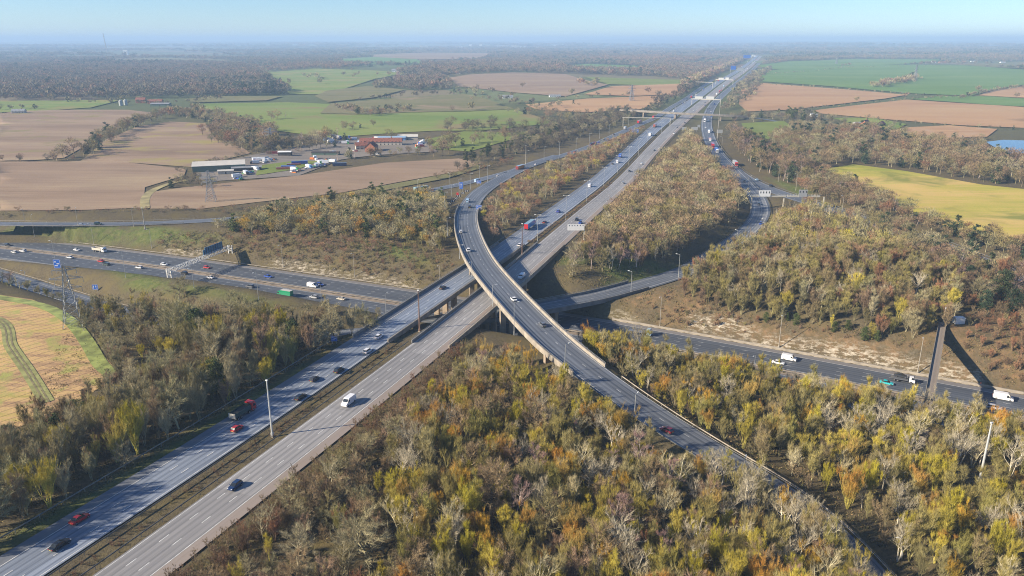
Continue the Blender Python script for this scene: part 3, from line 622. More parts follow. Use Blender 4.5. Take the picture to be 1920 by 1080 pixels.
class Seg:   # collects 3-sided tapered limbs and single-triangle twigs
    def __init__(s): s.v = []; s.f = []; s.tip = []; s.rnd = []; s.n = 0
    def limbs(s, a, b, r0, r1, tip, rs):
        a = np.atleast_2d(a); b = np.atleast_2d(b); n = len(a); d = norm(b-a); u = ortho(d, rs); w_ = np.cross(d, u)
        r0 = np.broadcast_to(r0, n)[:,None]; r1 = np.broadcast_to(r1, n)[:,None]; V = []
        for c, r in ((a, r0), (b, r1)):
            for k in range(3):
                th = 2.094*k; V.append(c+(u*math.cos(th)+w_*math.sin(th))*r)
        V = np.stack(V, 1).reshape(-1, 3); base = s.n+np.arange(n)[:,None]*6
        for k in range(3):
            k2 = (k+1) % 3; s.f.append(np.stack([base[:,0]+k, base[:,0]+k2, base[:,0]+3+k2, base[:,0]+3+k], 1))
        s.v.append(V); s.tip.append(np.full(len(V), tip)); s.rnd.append(np.repeat(rs.rand(n), 6)); s.n += len(V)
    def tris(s, a, b, wd, tip, rs):
        n = len(a); d = norm(b-a); u = ortho(d, rs); wd = np.broadcast_to(wd, n)[:,None]
        V = np.stack([a-u*wd/2, a+u*wd/2, b], 1).reshape(-1, 3); base = s.n+np.arange(n)*3
        s.f.append(np.stack([base, base+1, base+2], 1)); s.v.append(V); s.tip.append(np.repeat(np.broadcast_to(tip, n), 3)); s.rnd.append(np.repeat(rs.rand(n), 3)); s.n += n*3
    def mesh(s, name, mat):
        me = bpy.data.meshes.new(name); V = np.concatenate(s.v); me.vertices.add(len(V)); me.vertices.foreach_set('co', V.ravel().astype('f'))
        lt = np.concatenate([np.full(len(f), f.shape[1], 'i') for f in s.f]); li = np.concatenate([f.ravel() for f in s.f]).astype('i')
        me.loops.add(len(li)); me.loops.foreach_set('vertex_index', li); me.polygons.add(len(lt))
        me.polygons.foreach_set('loop_start', np.r_[0, np.cumsum(lt)[:-1]].astype('i')); me.polygons.foreach_set('loop_total', lt)
        me.update(calc_edges=True); attr_col(me, 'tip', np.concatenate(s.tip)); attr_col(me, 'rnd', np.concatenate(s.rnd)); me.materials.append(mat); return me
def make_tree(kind, seed, lod, Ht=10.0):
    """height ~10 m prototype; returns (trunk mesh, crown mesh)"""
    rs = np.random.RandomState(seed); T = Seg(); C = Seg(); k = {0: 1.0, 1: .22, 2: .05}[lod]; wk = {0: 1.0, 1: 2.6, 2: 6.0}[lod]
    if kind == 'broom':    nst, spread, low, L1, L2, TW, tw, tl = 14, .25, .15, 5, 3, 18, .034, 1.5
    elif kind == 'pale':   nst, spread, low, L1, L2, TW, tw, tl = 2, .2, .30, 11, 6, 10, .03, 1.1
    elif kind == 'oak':    nst, spread, low, L1, L2, TW, tw, tl = 1, .1, .2, 20, 9, 26, .036, 1.0
    elif kind == 'slim':   nst, spread, low, L1, L2, TW, tw, tl = 4, .11, .15, 10, 5, 16, .034, 1.4
    elif kind == 'bush':   nst, spread, low, L1, L2, TW, tw, tl = 9, .8, .05, 5, 4, 16, .045, 1.0
    elif kind == 'red':    nst, spread, low, L1, L2, TW, tw, tl = 1, .1, .3, 14, 7, 22, .03, .9
    if lod: nst = max(1, int(nst*(.5 if lod == 1 else .3))); L1 = max(3, int(L1*(.6 if lod == 1 else .35))); L2 = max(2, int(L2*.5))
    LA = []; LB = []; 
    for s_i in range(nst):
        th = rs.uniform(0, 6.28); sp = spread*rs.uniform(.3, 1); p0 = np.array([math.cos(th), math.sin(th), 0])*.25*(nst > 1); pts = [p0]
        hh = Ht*rs.uniform(.72, .95) if kind != 'oak' else Ht*.7; nseg = 5; d = np.array([math.cos(th)*sp, math.sin(th)*sp, 1.0])
        for i in range(nseg):
            d = d+rs.normal(size=3)*[.13,.13,.02]; d[2] = abs(d[2]); pts.append(pts[-1]+d/np.linalg.norm(d)*hh/nseg)
        pts = np.array(pts); rr = np.linspace(.17 if nst < 3 else .085, .025, nseg+1)*(1.25 if kind == 'pale' else 1)*(1.5 if kind == 'oak' else 1)*(1+lod*.8)
        T.limbs(pts[:-1], pts[1:], rr[:-1], rr[1:], 0.0, rs)
        # limbs
        f = rs.uniform(low, 1, L1) if kind != 'oak' else low+(1-low)*rs.rand(L1)**1.3
        f.sort(); idx = np.minimum((f*nseg).astype(int), nseg-1); fr = f*nseg-idx
        A = pts[idx]*(1-fr[:,None])+pts[idx+1]*fr[:,None]
        ph = rs.uniform(0, 6.28)+np.arange(L1)*2.4+rs.normal(size=L1)*.3
        if kind == 'oak': el = .25+.75*f; ln = Ht*.42*(1-.35*f)
        elif kind == 'broom': el = rs.uniform(1.08, 1.4, L1); ln = Ht*.28*(1.15-f*.6)
        elif kind == 'bush': el = rs.uniform(.5, 1.2, L1); ln = Ht*.28*(1.1-f*.5)
        elif kind == 'slim': el = rs.uniform(.85, 1.2, L1); ln = Ht*.23*(1.2-f*.8)
        elif kind == 'red': el = rs.uniform(.3, .9, L1); ln = Ht*.26*(1.25-f*.8)
        else: el = rs.uniform(.55, 1.05, L1); ln = Ht*.34*(1.15-f*.65)
        D = np.stack([np.cos(ph)*np.cos(el), np.sin(ph)*np.cos(el), np.sin(el)], 1); ln = ln*rs.uniform(.75, 1.2, L1)
        M = A+D*ln[:,None]*.5; D2 = norm(D+[0,0,.45 if kind != 'oak' else .15]+rs.normal(size=D.shape)*.15); B = M+D2*ln[:,None]*.5
        r0 = np.interp(f, [0,1], [rr[0], rr[-1]])*.6
        (T if kind in ('pale','oak') else C).limbs(A, M, r0, r0*.6, 0.0 if kind in ('pale','oak') else .15, rs); (T if kind in ('pale','oak') else C).limbs(M, B, r0*.6, .012, .1 if kind in ('pale','oak') else .3, rs)
        # second order
        n2 = L1*L2; i1 = np.repeat(np.arange(L1), L2); g = rs.uniform(.2, 1, n2)
        a2 = np.where((g < .5)[:,None], A[i1]+(M[i1]-A[i1])*(g*2)[:,None], M[i1]+(B[i1]-M[i1])*((g-.5)*2)[:,None])
        dd = norm(D2[i1]+ortho(D2[i1], rs)*rs.uniform(.4, .95, n2)[:,None]+[0,0,.3 if kind != 'oak' else .1])
        l2 = ln[i1]*rs.uniform(.3, .55, n2); b2 = a2+dd*l2[:,None]
        C.limbs(a2, b2, .02*(1+lod), .008*(1+lod*2), .45, rs) if lod == 0 else C.tris(a2, b2, .05*wk, .45, rs)
        LA.append(a2); LB.append(b2); LA.append(M); LB.append(B)
    LA = np.concatenate(LA); LB = np.concatenate(LB); n = int(len(LA)*TW*k*(1 if kind != 'oak' else 1))
    n = max(n, 30); i = rs.randint(0, len(LA), n); g = rs.uniform(.1, 1.05, n); a = LA[i]+(LB[i]-LA[i])*g[:,None]
    d = norm(LB[i]-LA[i]); dd = norm(d+ortho(d, rs)*rs.uniform(.2, 1.0, n)[:,None]+[0,0,{'oak':.08,'broom':.75,'slim':.6,'bush':.4}.get(kind,.35)])
    b2 = a+dd*(tl*rs.uniform(.5, 1.25, n)*(1+lod*.35))[:,None]; zt = np.clip(b2[:,2]/Ht, 0, 1)
    C.tris(a, b2, tw*wk*rs.uniform(.6, 1.3, n), np.clip(.05+1.15*(zt-.15), 0, 1), rs)
    return T.mesh("trunk", BARK), C.mesh("crown", TWIG)
def make_dome(seed, lod, Ht=10.0, width=.44, low=.18):
    """rounded bare crown seen from far off: a few limbs and a dome of short twig blades"""
    rs = np.random.RandomState(seed); T = Seg(); C = Seg(); T.limbs([[0,0,0]], [[0,0,Ht*.55]], .28, .12, 0, rs)
    n = {1: 620, 2: 130}[lod]; nb = 14; ph = rs.uniform(0, 6.28, nb); cz = rs.uniform(.35, .8, nb); rr = width*Ht*np.sqrt(np.clip(1-((cz-.5)/.5)**2, .1, 1))*rs.uniform(.35, .8, nb)
    cc = np.stack([np.cos(ph)*rr, np.sin(ph)*rr, cz*Ht], 1); T.limbs(np.repeat([[0,0,Ht*.3]], nb, 0), cc, .12, .04, .1, rs)
    i = rs.randint(0, nb, n); d = rs.normal(size=(n,3)); d /= np.linalg.norm(d, axis=1, keepdims=True); d[:,2] = np.where(d[:,2] < -.4, -d[:,2], d[:,2])
    a = cc[i]+d*rs.uniform(.05, .2, n)[:,None]*Ht*.9; a[:,2] = np.clip(a[:,2], Ht*low, None); dd = norm(d+rs.normal(size=d.shape)*.35+[0,0,.3])
    s = {1: 1.0, 2: 2.0}[lod]; C.tris(a, a+dd*(1.15*s*rs.uniform(.7,1.3,n))[:,None], .19*s*s*.8*rs.uniform(.7,1.3,n), np.clip(.4+.7*a[:,2]/Ht, 0, 1), rs)
    return T.mesh("trunk", BARK), C.mesh("crown", TWIG)
def make_evergreen(seed, lod, Ht=10.0, cone=True):
    rs = np.random.RandomState(seed); T = Seg(); C = Seg(); T.limbs([[0,0,0]], [[0,0,Ht*.9]], .2, .03, 0, rs)
    n = {0: 4200, 1: 1100, 2: 330}[lod]; wk = {0: 1, 1: 2, 2: 4.5}[lod]; nb = {0: 60, 1: 30, 2: 12}[lod]
    f = rs.uniform(.08, 1, nb); ph = rs.uniform(0, 6.28, nb); Rm = (Ht*.26*(1.05-f) if cone else Ht*.30*np.sqrt(np.clip(1-(f*1.7-.75)**2, .05, 1)))*rs.uniform(.7, 1.15, nb)
    cx = np.stack([np.cos(ph)*Rm, np.sin(ph)*Rm, f*Ht], 1); i = rs.randint(0, nb, n); g = rs.uniform(.15, 1, n)[:,None]
    c0 = np.array([0,0,1])*cx[i][:,2:3]; a = c0*(1-g)+cx[i]*g+rs.normal(size=(n,3))*[.35,.35,.28]; d = norm(rs.normal(size=(n,3))+norm(cx[i]-c0+1e-3)*.8)
    C.tris(a, a+d*.42*min(wk,2.6), .2*min(wk,3), .9, rs); return T.mesh("trunk", BARK), C.mesh("crown", TWIG)
PROTO = {}
def reg(key, tm, cm, h=10.0): PROTO[key] = (tm, cm, h)
for kd, ns in (('broom',4),('pale',4),('oak',3),('slim',3),('bush',2),('red',2)):
    for s_i in range(ns): reg((kd,0,s_i), *make_tree(kd, 100+s_i*7+hash(kd[0])*0+ord(kd[0]), 0))
    for s_i in range(3):
        reg((kd,1,s_i), *(make_tree(kd, 300+s_i*5+ord(kd[0]), 1) if kd in ('pale','slim','red') else make_dome(300+s_i*5+ord(kd[0]), 1, width={'bush':.75}.get(kd,.44), low=.05 if kd == 'bush' else .15)))
    for s_i in range(2): reg((kd,2,s_i), *make_dome(400+ord(kd[0])+s_i, 2, width={'bush':.75,'oak':.5,'slim':.33,'pale':.36}.get(kd,.44)))
for nm, cone in (('conifer', True), ('holly', False)):
    for s_i in range(2): reg((nm,0,s_i), *make_evergreen(500+s_i+cone*9, 0, cone=cone))
    reg((nm,1,0), *make_evergreen(520, 1, cone=cone)); reg((nm,2,0), *make_evergreen(530, 2, cone=cone))
NPROT = {}
for kk in PROTO: NPROT[kk[:2]] = NPROT.get(kk[:2], 0)+1
SRC = {}
def src_objs(key):          # the first use of each prototype; both linked trees and scatter objects share these
    if key not in SRC:
        tm, cm, h = PROTO[key]; to = bpy.data.objects.new("trunk", tm); co = bpy.data.objects.new("crown", cm); SRC[key] = (to, co)
    return SRC[key]

# palettes: (bark, tint)
PAL = {
 'olive':  [((.40,.36,.13),(.42,.35,.115)), ((.47,.43,.13),(.46,.40,.095)), ((.34,.31,.15),(.34,.29,.13)), ((.54,.48,.16),(.50,.42,.12)), ((.38,.35,.21),(.38,.33,.18)), ((.30,.29,.13),(.31,.28,.11))],
 'dull':   [((.32,.295,.16),(.32,.275,.13)), ((.28,.26,.15),(.285,.25,.125)), ((.36,.33,.17),(.35,.30,.13)), ((.30,.26,.16),(.31,.25,.145))],
 'orange': [((.42,.37,.12),(.49,.28,.10)), ((.40,.36,.12),(.45,.28,.11)), ((.44,.40,.12),(.52,.34,.10)), ((.38,.34,.14),(.44,.32,.13))],
 'rust':   [((.25,.18,.13),(.34,.19,.12)), ((.24,.18,.13),(.30,.20,.13))],
 'brown':  [((.26,.215,.145),(.29,.22,.14)), ((.31,.25,.165),(.32,.245,.155)), ((.27,.24,.145),(.285,.245,.13)), ((.27,.21,.155),(.33,.235,.165))],
 'grey':   [((.38,.345,.23),(.37,.325,.20)), ((.42,.38,.27),(.39,.345,.225)), ((.33,.31,.205),(.32,.295,.175))],
 'white':  [((.58,.53,.43),(.42,.37,.27)), ((.52,.475,.38),(.39,.345,.25)), ((.58,.53,.37),(.46,.40,.25))],
 'purple': [((.50,.43,.38),(.31,.21,.185)), ((.38,.31,.27),(.33,.225,.195))],
 'green':  [((.12,.10,.06),(.075,.10,.04)), ((.12,.10,.06),(.10,.125,.05))],
 'dkgreen':[((.09,.08,.06),(.06,.09,.055)), ((.09,.08,.06),(.075,.10,.055))],
 'farbrown':[((.2,.175,.13),(.21,.175,.125)), ((.19,.18,.13),(.23,.185,.135)), ((.17,.155,.12),(.175,.16,.12))],
 'farrust':[((.22,.165,.13),(.30,.19,.14)), ((.22,.165,.13),(.27,.19,.14))],
}
def richer(c, k=1.22):     # winter bark and twigs: keep the lightness, deepen the hue
    l_ = .3*c[0]+.59*c[1]+.11*c[2]; return tuple(max(.01, l_+(x_-l_)*k) for x_ in c)
PAL = {k_: [(richer(a, 1.12), richer(b_, 1.18)) for a, b_ in v_] for k_, v_ in PAL.items()}
# a mix is [(weight, shape, palette)]
MIX = {
 'fore': [(.22,'broom','olive'),(.14,'broom','dull'),(.15,'broom','orange'),(.12,'pale','white'),(.17,'slim','olive'),(.12,'oak','brown'),(.04,'red','purple'),(.04,'bush','rust')],
 'forebrown': [(.40,'oak','brown'),(.2,'oak','grey'),(.16,'broom','brown'),(.1,'broom','rust'),(.08,'pale','grey'),(.06,'slim','olive')],
 'foreyel': [(.20,'slim','olive'),(.12,'slim','dull'),(.2,'broom','olive'),(.1,'broom','dull'),(.14,'pale','white'),(.12,'broom','orange'),(.12,'bush','brown')],
 'left': [(.24,'oak','grey'),(.30,'slim','grey'),(.14,'broom','brown'),(.12,'slim','brown'),(.015,'holly','green'),(.185,'broom','olive')],
 'knoll': [(.32,'slim','dull'),(.13,'broom','dull'),(.07,'broom','olive'),(.17,'slim','brown'),(.1,'pale','white'),(.12,'slim','grey'),(.09,'broom','rust')],
 'knollfar': [(.4,'broom','brown'),(.2,'broom','rust'),(.3,'slim','grey'),(.1,'broom','olive')],
 'hill': [(.30,'bush','dull'),(.18,'bush','brown'),(.10,'broom','orange'),(.2,'broom','dull'),(.17,'oak','grey'),(.05,'holly','green')],
 'wedge': [(.38,'oak','brown'),(.25,'broom','dull'),(.2,'oak','grey'),(.05,'pale','white'),(.06,'broom','rust'),(.06,'red','purple')],
 'brownwood': [(.52,'oak','brown'),(.24,'oak','grey'),(.08,'red','purple'),(.08,'broom','rust'),(.08,'holly','dkgreen')],
 'birch': [(.25,'pale','purple'),(.3,'red','purple'),(.3,'oak','brown'),(.15,'holly','dkgreen')],
 'rustbush': [(.5,'bush','rust'),(.3,'broom','rust'),(.2,'bush','brown')],
 'far': [(.70,'oak','farbrown'),(.22,'oak','farrust'),(.05,'slim','farbrown'),(.03,'holly','dkgreen')],
 'farmix': [(.5,'oak','farbrown'),(.22,'oak','grey'),(.08,'holly','dkgreen'),(.2,'bush','brown')],
 'farrust': [(.7,'oak','farrust'),(.3,'oak','farbrown')],
 'farcon': [(.45,'holly','dkgreen'),(.15,'conifer','dkgreen'),(.4,'oak','farbrown')],
 'ever': [(.72,'holly','green'),(.12,'conifer','green'),(.16,'slim','olive')],
 'scrub': [(.4,'bush','brown'),(.3,'bush','rust'),(.3,'bush','dull')],
 'scrubd': [(.7,'bush','brown'),(.3,'bush','rust')],
}
TREES = []   # dicts: x,y,h,shape,pal,zone
def choose(mix, r):
    u = r.rand(); s = sum(m_[0] for m_ in MIX[mix])
    for w_, sh, pl in MIX[mix]:
        u -= w_/s
        if u <= 0: return sh, pl
    return MIX[mix][-1][1:]
def zone(name, poly, mix, spacing, h, clear=3.0, nogo=True, seed=None, wpoly=None):
    w_ = np.array(wpoly if wpoly is not None else Wp(poly)); rs = np.random.RandomState(seed or len(TREES)+1)
    x0, y0 = w_.min(0); x1, y1 = w_.max(0); gx, gy = np.meshgrid(np.arange(x0, x1, spacing), np.arange(y0, y1, spacing))
    gx = gx.ravel()+rs.uniform(-.48, .48, gx.size)*spacing; gy = gy.ravel()+rs.uniform(-.48, .48, gy.size)*spacing
    k = pip(w_, gx, gy); gx, gy = gx[k], gy[k]; k = roaddist(gx, gy) > clear; gx, gy = gx[k], gy[k]
    if nogo:
        for nm, fp in FPOLY:
            if len(gx): k = ~pip(fp, gx, gy); gx, gy = gx[k], gy[k]
    if not len(gx): return
    clump = fbm(gx, gy, spacing*7, 77, 3)
    for x, y, c in zip(gx, gy, clump):
        sh, pl = choose(mix, rs)
        hh = h*rs.uniform(.6, 1.25)*(1+.22*c)
        if sh == 'bush': hh *= .55
        if sh == 'broom' : hh *= .85
        TREES.append(dict(x=x, y=y, h=hh, sh=sh, pl=pl, zn=name, v=rs.uniform(.8, 1.22), r=rs.uniform(0, 6.28)))
# near woods (polygons on the ground as seen in the photograph)
w_fore = [(-5,234),(12,222),(30,192),(50,160),(72,128),(95,95),(60,70),(-90,60),(-92,95),(-74,135),(-48,186),(-33,221),(-20,258),(-12,262)]
zone("foreground wood", None, 'fore', 3.9, 10.5, 2.2, wpoly=[(0,246),(12,226),(30,196),(50,164),(72,132),(100,95),(60,60),(-10,60),(-24,110),(-30,150),(-30,190),(-22,215),(-12,240)])
zone("foreground wood", None, 'forebrown', 3.7, 7.5, 8.0, wpoly=[(-24,60),(-24,110),(-30,150),(-30,190),(-22,215),(-12,240),(-18,262),(-31,228),(-47,188),(-64,150),(-76,128),(-100,60)])
for o_, h_ in ((3.0, 4.5), (5.5, 6.5), (8, 7.5)):
    rs_ = np.random.RandomState(int(o_*10))
    for q in seg(offs(ROADS['m23_south']['p'], -ROADS['m23_south']['w']/2-o_), lambda q: q[1] < 258):
        for k_ in range(2): TREES.append(dict(x=q[0]+rs_.normal()*1.2, y=q[1]+rs_.normal()*1.2, h=h_*rs_.uniform(.4,.8), sh='bush', pl=['rust','brown','brown'][rs_.randint(3)], zn='foreground wood', v=rs_.uniform(.6,1.0), r=rs_.uniform(0,6)))
zone("right wood", None, 'foreyel', 4.0, 10.0, 2.6, wpoly=[(22,262),(40,285),(80,262),(120,235),(160,212),(210,180),(190,110),(120,90),(90,130),(60,180),(36,225)])
zone("left wood", [(150,625),(165,585),(240,560),(400,572),(560,592),(690,602),(740,592),(690,625),(640,650),(480,742),(240,890),(0,1022),(-120,1090),(-120,830),(0,795),(120,775),(225,712),(215,690)], 'left', 5.0, 13.5, 4.5)
zone("left wood", [(-60,520),(60,548),(165,580),(200,575),(60,530),(-60,500)], 'left', 5.0, 7, 3)
zone("left wood", [(180,545),(330,548),(300,570),(200,565)], 'scrubd', 4.0, 6, 3)
zone("hillside scrub", [(440,425),(500,400),(600,378),(700,365),(800,368),(832,380),(836,440),(835,470),(700,450),(560,445),(450,440),(380,425)], 'hill', 4.0, 9.5, 2.5)
zone("hillside scrub", [(300,440),(450,442),(700,452),(835,470),(850,500),(800,535),(640,508),(480,482),(300,455)], 'scrub', 3.6, 5.6, 2)
zone("hillside scrub", [(450,436),(640,446),(760,460),(700,500),(560,480),(430,465)], 'scrubd', 4.6, 6.5, 2)
zone("slip road scrub", [(0,398),(150,396),(400,392),(600,375),(640,366),(800,345),(760,352),(640,372),(450,400),(430,404),(0,412)], 'scrubd', 6.0, 6, 2)
zone("trees between the flyover and the motorway", [(905,420),(905,385),(960,345),(1050,310),(1180,255),(1225,232),(1190,270),(1120,315),(1060,350),(1000,400),(940,445),(925,455)], 'knollfar', 5.0, 8, 2.5)
zone("wooded wedge", [(1290,262),(1320,290),(1350,315),(1385,350),(1402,385),(1400,410),(1370,440),(1290,490),(1240,510),(1150,525),(1060,530),(1080,490),(1110,440),(1180,370),(1250,300)], 'wedge', 5.6, 11.5, 6)
zone("knoll wood", [(1445,420),(1500,395),(1560,405),(1700,470),(1785,530),(1792,610),(1740,635),(1700,645),(1600,622),(1480,606),(1400,600),(1285,565),(1275,540),(1330,500),(1400,455)], 'knoll', 4.6, 10.5, 6)
zone("knoll edge", [(1400,598),(1480,602),(1600,618),(1720,642),(1712,654),(1600,634),(1480,616),(1400,608)], 'ever', 4.6, 7.0, 3)
zone("trees by the meadow", [(1480,340),(1545,330),(1640,370),(1720,410),(1820,446),(1920,462),(2000,490),(2000,640),(1840,600),(1790,560),(1700,470),(1590,415),(1530,385)], 'brownwood', 6.5, 10.5, 3)
zone("bank by the footbridge", [(1800,560),(1920,560),(2000,600),(2000,760),(1900,735),(1830,690),(1790,640)], 'rustbush', 4.2, 6.5, 2.5)
zone("bank by the footbridge", [(1200,600),(1300,560),(1400,595),(1560,618),(1700,645),(1730,668),(1600,640),(1440,620),(1300,612)], 'scrub', 3.6, 4.0, 2.5)
zone("bank by the footbridge", [(1180,570),(1280,540),(1400,600),(1500,612),(1400,625),(1240,605)], 'rustbush', 4.6, 3.2, 2.5)
zone("birch belt", [(1370,245),(1400,262),(1450,300),(1540,320),(1480,345),(1440,330),(1400,300),(1370,275)], 'birch', 7.0, 14, 3)
zone("far right wood", [(1440,262),(1500,245),(1600,245),(1700,262),(1850,295),(1930,300),(1990,330),(1990,362),(1920,352),(1840,342),(1700,318),(1600,305),(1530,318),(1480,305)], 'brownwood', 9.5, 13, 3)
zone("far right wood", [(1560,240),(1620,244),(1700,260),(1840,290),(1850,262),(1700,262),(1620,238)], 'brownwood', 13, 9, 3)
zone("far right wood", [(1360,215),(1480,215),(1560,226),(1560,240),(1500,245),(1400,228),(1365,228)], 'farmix', 14, 9, 4)
zone("motorway verge trees", [(1400,130),(1425,140),(1400,165),(1375,205),(1350,210),(1375,170)], 'farmix', 13, 10, 6)
for o_, h_ in ((2.2, 11.0), (4.6, 12.5)):
    e_ = seg(offs(ROADS['flyover']['p'], -ROADS['flyover']['w']/2-o_), lambda q: q[1] < 182); rs_ = np.random.RandomState(int(o_*10))
    for q in e_:
        
        sh, pl = choose('fore', rs_); sh = 'slim' if sh in ('bush','oak') else sh; pl = 'white' if rs_.rand() < .45 else pl; sh = 'pale' if pl == 'white' else sh
        TREES.append(dict(x=q[0]+rs_.normal()*.7, y=q[1]+rs_.normal()*.7, h=h_*rs_.uniform(.75,1.15)*min(1,.45+(184-q[1])/32), sh=sh, pl=pl, zn="foreground wood", v=rs_.uniform(.85,1.2), r=rs_.uniform(0,6)))
zone("trees round the farmyards", [(300,215),(400,205),(520,215),(520,228),(440,238),(380,228)], 'brownwood', 10, 11, 4)
zone("trees round the farmyards", [(395,235),(520,240),(520,285),(470,280),(410,262)], 'brownwood', 8.5, 12, 4)
zone("trees round the farmyards", [(520,270),(640,262),(640,276),(520,286)], 'farmix', 9, 10, 4)
zone("belt left of the slip road", [(960,292),(1060,262),(1120,240),(1190,215),(1170,208),(1080,228),(1000,250),(960,262)], 'farmix', 8, 10, 4)
zone("far right wood", [(1485,205),(1560,222),(1700,245),(1700,262),(1600,238),(1490,218)], 'farmix', 13, 8, 4)
MAN = [(1082,905,12.5,'pale','white'),(1132,922,11,'pale','white'),(1207,955,10,'pale','white'),(1264,925,13,'pale','white'),(1302,1035,10,'pale','white'),(1395,975,12,'pale','white'),(1200,1075,9,'red','purple'),(1245,1058,9,'red','purple'),
 (1011,968,11,'slim','white'),(1070,962,11.5,'slim','white'),(1575,1045,14,'pale','white'),(1487,1068,12,'pale','white'),(1655,1082,12,'broom','white'),(1592,838,11,'pale','white'),(1710,838,12.5,'pale','white'),(1555,824,12,'pale','white'),(1362,750,10,'pale','white'),(1300,735,9,'pale','white'),
 (895,985,11,'slim','olive'),(930,905,9,'red','purple'),(1240,1080,7,'broom','olive'),(1330,985,9.5,'broom','orange'),(1040,890,8,'broom','orange'),(980,1010,8,'broom','orange'),(1800,870,12,'pale','white'),(1890,900,13,'pale','white'),(1870,1000,11,'broom','olive'),(1750,1010,9,'broom','olive'),
 (1045,725,8,'pale','white'),(1100,800,10,'pale','white'),(1150,850,11,'pale','white'),(1145,505,12,'pale','white'),(1193,500,10,'pale','purple'),(1270,470,10,'pale','purple'),(1662,575,11,'pale','white'),(1690,510,10,'pale','white'),(1620,640,6,'holly','green'),(145,790,12,'holly','green'),(160,760,9,'conifer','green')]
for a, b_, h_, sh, pl in MAN:
    g = G(a, b_)
    if roaddist(g[0], g[1]) < 1.5: continue
    TREES[:] = [t_ for t_ in TREES if (t_['x']-g[0])**2+(t_['y']-g[1])**2 > 5.5]; TREES.append(dict(x=g[0], y=g[1], h=h_, sh=sh, pl=pl, zn={'holly':'left wood','conifer':'left wood'}.get(sh,'foreground wood') if a < 1290 else ('right wood' if b_ > 650 else 'knoll wood'), v=1.15, r=a))
for a, b_, h_, w_ in ((690,1052,13,1.35),(560,1060,9,1.3),(300,690,11,1.4),(230,650,10,1.4),(420,640,11,1.2)):
    g = G(a, b_); TREES[:] = [t_ for t_ in TREES if (t_['x']-g[0])**2+(t_['y']-g[1])**2 > 30*w_]; TREES.append(dict(x=g[0], y=g[1], h=h_, sh='oak', pl='grey', zn='foreground wood' if a > 350 and b_ > 900 else 'left wood', v=.95, r=a, ws=w_, wide=w_))
# median scrub
for a, b_ in (((-91.8,132),(-41,262)), ((9.5,408),(43,500)), ((43,500),(76,592))):
    for k in range(120):
        f = R.random(); TREES.append(dict(x=a[0]+(b_[0]-a[0])*f+R.uniform(-1.6,1.6)+.2, y=a[1]+(b_[1]-a[1])*f, h=R.uniform(.8,1.7), sh='bush', pl=R.choice(['rust','brown','brown']), zn='median scrub', v=R.uniform(.6,1), r=R.uniform(0,6)))
# line tree belts (pixel polylines), one row of each: (pts, mix, height, spacing, rows, zone)
def belt(pts, mix, h, sp, jit, nm):
    w_ = np.array([G(a, b_)[:2] for a, b_ in pts]); d = np.r_[0, np.cumsum(np.linalg.norm(np.diff(w_, axis=0), axis=1))]; rs = np.random.RandomState(len(TREES)+3)
    for s in np.arange(0, d[-1], sp):
        s2 = s+rs.uniform(-.4,.4)*sp; x = np.interp(s2, d, w_[:,0])+rs.normal()*jit; y = np.interp(s2, d, w_[:,1])+rs.normal()*jit
        if roaddist(x, y) < 2.5: continue
        sh, pl = choose(mix, rs); hh = h*rs.uniform(.6,1.25)*(.6 if sh == 'bush' else 1)
        TREES.append(dict(x=x, y=y, h=hh, sh=sh, pl=pl, zn=nm, v=rs.uniform(.75,1.15), r=rs.uniform(0,6.28)))
belt([(860,318),(960,290),(1040,272),(1120,245),(1180,225),(1240,198)], 'farmix', 8, 4.5, 4, "belt left of the slip road")
belt([(830,335),(900,318),(960,304)], 'scrubd', 8, 4, 4, "belt left of the slip road")
belt([(880,300),(940,285),(1000,268),(1060,250),(1100,238)], 'ever', 10, 8, 6, "belt left of the slip road")
belt([(1240,198),(1290,165),(1320,150),(1360,132),(1400,108)], 'far', 13, 8, 10, "belt left of the slip road")
belt([(1395,190),(1420,150),(1440,128)], 'farmix', 10, 9, 8, "motorway verge trees")
belt([(0,303),(70,303),(140,303)], 'far', 7, 12, 3, "hedgerow between the ploughed fields")
belt([(100,300),(150,295),(185,278),(210,258),(260,235),(300,222),(345,215)], 'brownwood', 14, 7, 5, "hedgerow between the ploughed fields")
belt([(345,215),(400,228),(440,235),(480,232),(520,222)], 'brownwood', 12, 9, 7, "hedgerow between the ploughed fields")
belt([(395,252),(430,268),(470,282),(520,280),(590,268),(640,262)], 'brownwood', 14, 6, 8, "trees round the farmyards")
belt([(440,275),(500,290),(560,285),(640,275)], 'farmix', 10, 7, 6, "trees round the farmyards")
belt([(320,352),(345,338),(370,346),(400,352)], 'farmix', 7, 4, 4, "trees round the farmyards")
belt([(330,325),(380,318),(430,300),(470,295)], 'farmix', 6, 7, 3, "trees round the farmyards")
belt([(640,300),(670,297),(720,293),(790,290)], 'brownwood', 9, 5, 4, "trees round the farmyards")
belt([(640,205),(700,218),(740,212),(770,208)], 'brownwood', 11, 10, 5, "field clump")
belt([(690,215),(740,205),(780,209)], 'farmix', 10, 8, 4, "field clump")
belt([(640,245),(680,240)], 'oak' if False else 'brownwood', 9, 9, 4, "field clump")
belt([(850,250),(890,240),(940,245),(990,245),(1040,250),(1080,238)], 'farmix', 15, 7, 14, "clump below the green slope")
belt([(820,290),(850,275),(900,268),(960,262)], 'brownwood', 14, 9, 10, "clump below the green slope")
belt([(690,190),(740,185),(800,180),(870,176),(900,178)], 'farmix', 11, 14, 12, "hedge across the middle fields")
belt([(120,192),(200,193),(300,197),(360,192),(400,185)], 'farmix', 9, 10, 8, "farm hedges")
belt([(0,208),(60,205),(100,205)], 'farmix', 8, 12, 5, "farm hedges")
belt([(700,168),(760,160),(830,165),(900,178)], 'farmix', 14, 12, 15, "parkland trees")
